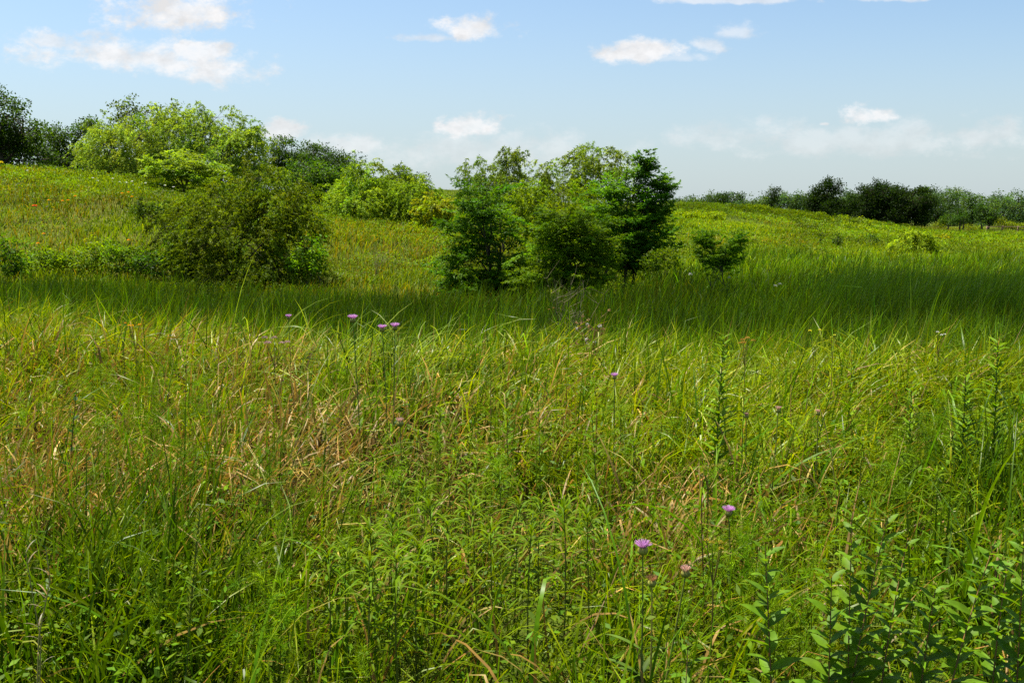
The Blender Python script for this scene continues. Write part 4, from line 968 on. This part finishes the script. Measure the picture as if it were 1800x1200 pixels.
# wildflowers on the far slope
def speck_flower(mesh_col, s):
    g = Geo()
    tubes(g, np.array([[[0, 0, 0], [.01, 0, .3], [0, 0, .6]]]), np.array([[.006, .005, .004]]), 3, (.08, .12, .02))
    n = 26; dr = unit(n); dr[:, 2] = np.abs(dr[:, 2]) * .5
    leaves(g, np.array([0, 0, .6]) + dr * s * .25, dr, unit(n), s * .6, s * .4, jitter(mesh_col, n, .15, .05))
    return g.mesh('wildflower')
MS = {'orange': speck_flower((.75, .33, .01), .10), 'red': speck_flower((.70, .10, .02), .16), 'white': speck_flower((.7, .7, .62), .085), 'yellow': speck_flower((.75, .60, .02), .16)}
for m in MS.values(): m.materials.append(M_PETAL)
FL = [('orange', 'orange wildflower on the sunlit left slope', [(86, 352), (110, 353), (132, 345), (215, 340), (226, 338), (232, 346), (67, 428), (77, 411), (226, 422), (120, 352)]),
      ('red', 'red wildflower patch low on the sunlit left slope', [(61, 362)]),
      ('yellow', 'yellow flower at the hill crest on the left edge', [(2, 286)]),
      ('white', 'white wildflower along the left hill crest', [(163, 313), (198, 314), (210, 320), (222, 321), (232, 319), (256, 322), (282, 324), (290, 326), (172, 318), (305, 329), (48, 300)]),
      ('white', 'white wildflower in the reeds around the small right sapling', [(1214, 483), (1363, 503), (1371, 500), (1282, 489), (1240, 462), (1268, 458)])]
for cname, lab, pts in FL:
    for px, py in pts:
        sx, sz = ray(px, py)
        ds = np.arange(20, 75, .25)
        zz = CAM_Z + float(sz) * ds; tz = terrain(float(sx) * ds, ds) + .55
        hit = np.where(zz < tz)[0]
        d = ds[hit[0]] if len(hit) else 57.0
        if py > 455 and px > 1100: d = 27 + (503 - py) * .1
        o = bpy.data.objects.new('wildflower', MS[cname]); C.objects.link(o)
        x = float(sx) * d
        zt = float(terrain(x, d))
        want = CAM_Z + float(sz) * d
        o.location = (x, d, zt); o.scale = (1, 1, 1) if want < zt + .3 else (1, 1, (want - zt) / .6)
        tag(o, lab, 'wildflower', lab.replace('wildflower', 'wildflowers').replace(' a ', ' '))

# rail fence far right
root = empty('rail_fence', (along(1780, 408, 138)[0], 138, 0), 'low weathered rail fence at the right edge of the far field', 'fence')
fx = np.arange(-4, 26, 2.4)
for q, x_ in enumerate(fx):
    X = root.location.x + x_; z = float(terrain(X, 138))
    g = Geo(); s = .08
    Vb = np.array([[a * s, b * s, c] for c in (0, 1.0) for a, b in ((-1, -1), (1, -1), (1, 1), (-1, 1))]) + np.array([x_, 0, z])
    g.add(Vb, np.array([[0, 1, 5, 4], [1, 2, 6, 5], [2, 3, 7, 6], [3, 0, 4, 7], [4, 5, 6, 7]]), (.13, .09, .06)); g.build('post', M_WOOD, root)
for hh in (.85, .45):
    zz = terrain(root.location.x + fx, 138 + 0 * fx) + hh
    g = Geo(); tubes(g, np.stack([fx, 0 * fx - .11, zz], -1)[None], np.full((1, len(fx)), .06), 6, (.16, .11, .07)); g.build('rail', M_WOOD, root)

# ------------------------------------------------------------------ sun, cloud that shades the dip, sky, haze, camera
SUN_EL, SUN_AZ = R(71), R(-48)          # azimuth from +Y, negative to the left
sdir = np.array([math.sin(SUN_AZ) * math.cos(SUN_EL), math.cos(SUN_AZ) * math.cos(SUN_EL), math.sin(SUN_EL)])
sl = bpy.data.lights.new('sun', 'SUN'); sl.energy = 5.0; sl.angle = R(.53); sl.color = (1, .95, .86)
so = bpy.data.objects.new('sun', sl); C.objects.link(so)
from mathutils import Vector
so.rotation_euler = Vector(tuple(-sdir)).to_track_quat('-Z', 'Y').to_euler()

def cloud_mat():
    m = bpy.data.materials.new('cloud_vapour'); m.use_nodes = True
    nt = m.node_tree; nt.nodes.clear()
    out = nt.nodes.new('ShaderNodeOutputMaterial'); df = nt.nodes.new('ShaderNodeBsdfDiffuse'); tp = nt.nodes.new('ShaderNodeBsdfTransparent'); mx = nt.nodes.new('ShaderNodeMixShader')
    df.inputs[0].default_value = (.9, .9, .9, 1); mx.inputs[0].default_value = .31
    nt.links.new(tp.outputs[0], mx.inputs[1]); nt.links.new(df.outputs[0], mx.inputs[2]); nt.links.new(mx.outputs[0], out.inputs[0])
    return m
M_CLOUD = cloud_mat()
def cloud(cx, cy, lobes, alt, label):
    """a small low cumulus whose shadow falls round (cx, cy); lobes (x, y, half width, half depth, half height)"""
    ctr = np.array([cx, cy, 0]) + sdir * alt / sdir[2]
    g = Geo()
    nu, nv = 40, 20
    th = np.linspace(0, np.pi, nv + 1); ph = np.arange(nu) * 2 * np.pi / nu
    D = np.stack([np.sin(th)[:, None] * np.cos(ph), np.sin(th)[:, None] * np.sin(ph), np.cos(th)[:, None] + 0 * ph], -1)
    for lx, ly, a, b, c in lobes:
        w = unit(3)
        bump = 1 + .12 * np.sin(D @ w[0] * 5) + .08 * np.sin(D @ w[1] * 9 + 1)
        V = D * bump[..., None] * np.array([a, b, c]); V[..., 2] = np.maximum(V[..., 2], -c * .35)
        i = (np.arange(nv) * nu)[:, None, None]; j = np.arange(nu)[None, :, None]; j2 = (j + 1) % nu
        f = np.concatenate([i + j, i + nu + j, i + nu + j2, i + j2], 2).reshape(-1, 4)
        g.add(V.reshape(-1, 3) + np.array([lx, ly, 0]), f, (.9, .9, .9))
    o = g.build('cloud', M_CLOUD, loc=tuple(float(v) for v in ctr))
    tag(o, label, 'cloud', kind='structure')
cloud(0, 20.5, [(-58, 3.5, 22, 10, 6), (-28, 3, 17, 9.5, 7), (-12, 1.6, 12, 7.5, 6), (0, .3, 13, 7.5, 6), (12, 2.6, 12, 9.5, 6), (27, 4.0, 17, 11.5, 7), (56, 6, 22, 14, 6)], 330, 'low cumulus cloud overhead that shades the reeds and thickets')
cloud(36, 112, [(-15, -16, 15, 8, 5), (8, 4, 18, 9, 6)], 520, 'low cumulus cloud overhead that shades the oaks on the right crest')

w = bpy.data.worlds.new('World'); SC.world = w; w.use_nodes = True
nt = w.node_tree; nt.nodes.clear()
N = lambda t: nt.nodes.new(t)
out = N('ShaderNodeOutputWorld'); bg = N('ShaderNodeBackground'); bg.inputs['Strength'].default_value = .0685
sky = N('ShaderNodeTexSky'); sky.sky_type = 'NISHITA'; sky.sun_disc = False
sky.sun_elevation = SUN_EL; sky.sun_rotation = SUN_AZ % (2 * math.pi)
sky.air_density = 1.0; sky.dust_density = 1.5; sky.ozone_density = 7.0
tc = N('ShaderNodeTexCoord'); sp = N('ShaderNodeSeparateXYZ'); nt.links.new(tc.outputs['Generated'], sp.inputs[0])
def mth(op, a, b=None, clamp=False):
    n = N('ShaderNodeMath'); n.operation = op; n.use_clamp = clamp
    for i_, v in enumerate((a, b)):
        if v is None: continue
        if isinstance(v, (int, float)): n.inputs[i_].default_value = v
        else: nt.links.new(v, n.inputs[i_])
    return n.outputs[0]
ys = mth('MAXIMUM', sp.outputs['Y'], .05)
U = mth('DIVIDE', sp.outputs['X'], ys); Wv = mth('DIVIDE', sp.outputs['Z'], ys)
cv = N('ShaderNodeCombineXYZ'); nt.links.new(U, cv.inputs[0]); nt.links.new(mth('MULTIPLY', Wv, 1.6), cv.inputs[1])
def wn(scale, detail, rough):
    n = N('ShaderNodeTexNoise'); n.inputs['Scale'].default_value = scale; n.inputs['Detail'].default_value = detail; n.inputs['Roughness'].default_value = rough
    nt.links.new(cv.outputs[0], n.inputs['Vector']); return n.outputs['Fac']
n1 = wn(26, 8, .66); n2 = wn(8, 5, .6)
nz1 = mth('MULTIPLY', mth('SUBTRACT', n1, .5), 2.6); nz2 = mth('MULTIPLY', mth('SUBTRACT', n2, .5), 2.4)
nsum = mth('ADD', nz1, nz2)
CL = [  # photo x, y, half width, half height, opacity, softness, tilt
    (315, 26, 145, 44, 1.0, .95, 0), (250, 104, 200, 38, .9, 1.0, .08), (110, 78, 70, 20, .7, .8, .2), (350, 92, 60, 22, .9, .7, 0),
    (838, 52, 66, 27, .95, .9, 0), (755, 67, 50, 9, .6, .9, 0), (1115, 93, 80, 24, .95, .95, 0), (1185, 102, 60, 9, .4, 1, 0),
    (1300, 58, 52, 17, .5, 1.05, 0), (1252, 82, 34, 14, .6, .8, .2), (1518, 207, 50, 20, .9, .8, 0), (1450, 218, 12, 6, .8, .6, 0),
    (825, 222, 64, 25, .9, .8, 0), (495, 232, 44, 20, .8, .8, 0), (600, 255, 90, 22, .55, 1, 0), (1300, 0, 140, 9, .6, .9, 0), (1570, -2, 70, 8, .6, .9, 0),
    (1250, 245, 130, 28, .34, 1, 0), (1500, 250, 260, 38, .36, 1, 0), (1740, 240, 150, 32, .42, 1, 0), (860, 268, 220, 40, .36, 1, 0), (250, -25, 200, 20, .7, .9, 0)]
tot = None; shd = None
for px, py, rx, ry, op, soft, tilt in CL:
    u0, w0 = [float(v) for v in ray(px, py)]
    du = mth('SUBTRACT', U, u0); dw = mth('SUBTRACT', Wv, w0)
    if tilt: dw = mth('ADD', dw, mth('MULTIPLY', du, tilt))
    a = mth('MULTIPLY', du, F / rx); b = mth('MULTIPLY', dw, F / ry)
    # flat base: the lower half falls off faster
    b = mth('MULTIPLY', b, mth('ADD', 1.0, mth('MULTIPLY', mth('LESS_THAN', b, 0), .35)))
    e = mth('SQRT', mth('ADD', mth('MULTIPLY', a, a), mth('MULTIPLY', b, b)))
    e = mth('SUBTRACT', e, nsum)
    mr = N('ShaderNodeMapRange'); mr.interpolation_type = 'SMOOTHSTEP'
    mr.inputs['From Min'].default_value = 1.2; mr.inputs['From Max'].default_value = 1.2 - soft * .95
    mr.inputs['To Max'].default_value = op; nt.links.new(e, mr.inputs['Value'])
    tot = mr.outputs[0] if tot is None else mth('MAXIMUM', tot, mr.outputs[0])
front = mth('GREATER_THAN', sp.outputs['Y'], .06)
tot = mth('MULTIPLY', mth('MULTIPLY', tot, front), mth('ADD', .35, mth('MULTIPLY', n1, 1.15), True))
cr = N('ShaderNodeMapRange'); cr.inputs['From Min'].default_value = .35; cr.inputs['From Max'].default_value = .7; cr.inputs['To Min'].default_value = 4.3; cr.inputs['To Max'].default_value = 5.3
sv = N('ShaderNodeVectorMath'); sv.operation = 'ADD'; sv.inputs[1].default_value = (-.006, .022, 0); nt.links.new(cv.outputs[0], sv.inputs[0])
n3 = N('ShaderNodeTexNoise'); n3.inputs['Scale'].default_value = 17; n3.inputs['Detail'].default_value = 6; n3.inputs['Roughness'].default_value = .6; nt.links.new(sv.outputs[0], n3.inputs['Vector'])
n4 = N('ShaderNodeTexNoise'); n4.inputs['Scale'].default_value = 17; n4.inputs['Detail'].default_value = 6; n4.inputs['Roughness'].default_value = .6; nt.links.new(cv.outputs[0], n4.inputs['Vector'])
nt.links.new(mth('ADD', .56, mth('MULTIPLY', mth('SUBTRACT', n4.outputs['Fac'], n3.outputs['Fac']), 1.6)), cr.inputs['Value'])  # sunlit cloud tops and greyer undersides put into the sky colour by offset noise
cc = N('ShaderNodeCombineColor')
nt.links.new(cr.outputs[0], cc.inputs[0]); nt.links.new(mth('MULTIPLY', cr.outputs[0], .995), cc.inputs[1]); nt.links.new(mth('MULTIPLY', cr.outputs[0], 1.0), cc.inputs[2])
mx = N('ShaderNodeMix'); mx.data_type = 'RGBA'
sm = N('ShaderNodeMix'); sm.data_type = 'RGBA'; sm.blend_type = 'MULTIPLY'; sm.inputs[0].default_value = 1; sm.inputs[7].default_value = (1.12, 1.06, .91, 1)
nt.links.new(sky.outputs[0], sm.inputs[6])
vl = N('ShaderNodeMapRange'); vl.interpolation_type = 'SMOOTHSTEP'; vl.inputs['From Min'].default_value = .26; vl.inputs['From Max'].default_value = .0
vl.inputs['To Max'].default_value = .8; nt.links.new(Wv, vl.inputs['Value'])
vm = N('ShaderNodeMix'); vm.data_type = 'RGBA'; vm.inputs[7].default_value = (3.15, 3.70, 3.95, 1)
nt.links.new(vl.outputs[0], vm.inputs[0]); nt.links.new(sm.outputs[2], vm.inputs[6])
nt.links.new(tot, mx.inputs[0]); nt.links.new(vm.outputs[2], mx.inputs[6]); nt.links.new(cc.outputs[0], mx.inputs[7])
nt.links.new(mx.outputs[2], bg.inputs['Color']); nt.links.new(bg.outputs[0], out.inputs[0])

HAZE = 0
if HAZE > 0:
    m = bpy.data.materials.new('haze_air'); m.use_nodes = True
    t_ = m.node_tree; t_.nodes.clear(); o_ = t_.nodes.new('ShaderNodeOutputMaterial'); pv = t_.nodes.new('ShaderNodeVolumePrincipled')
    pv.inputs['Density'].default_value = HAZE; pv.inputs['Color'].default_value = (.80, .88, .96, 1); pv.inputs['Anisotropy'].default_value = .3
    t_.links.new(pv.outputs[0], o_.inputs['Volume'])
    g = Geo()
    lo, hi = np.array([-480, -40, -4]), np.array([480, 520, 26])
    Vb = np.array([[(lo, hi)[a][0], (lo, hi)[b][1], (lo, hi)[c][2]] for c in (0, 1) for a, b in ((0, 0), (1, 0), (1, 1), (0, 1))])
    g.add(Vb, np.array([[3, 2, 1, 0], [4, 5, 6, 7], [0, 1, 5, 4], [1, 2, 6, 5], [2, 3, 7, 6], [3, 0, 4, 7]]), (1, 1, 1))
    tag(g.build('haze', m), 'thin pale summer haze over the prairie', 'haze', kind='stuff')

cam = bpy.data.cameras.new('camera'); cam.sensor_width = 36; cam.lens = 36 * F / 1800; cam.clip_end = 8000; cam.clip_start = .05
co = bpy.data.objects.new('camera', cam); C.objects.link(co)
co.location = (0, 0, CAM_Z); co.rotation_euler = (math.pi / 2 - PITCH, 0, 0)
SC.camera = co
SC.view_settings.view_transform = 'Standard'; SC.view_settings.look = 'None'; SC.view_settings.gamma = 1; SC.view_settings.exposure = 1.43
SC.render.engine = 'CYCLES'
cy = SC.cycles
cy.max_bounces = 7; cy.diffuse_bounces = 5; cy.glossy_bounces = 2; cy.transmission_bounces = 3; cy.transparent_max_bounces = 8; cy.volume_bounces = 0
cy.caustics_reflective = False; cy.caustics_refractive = False
cy.use_denoising = False
cy.sample_clamp_indirect = 6
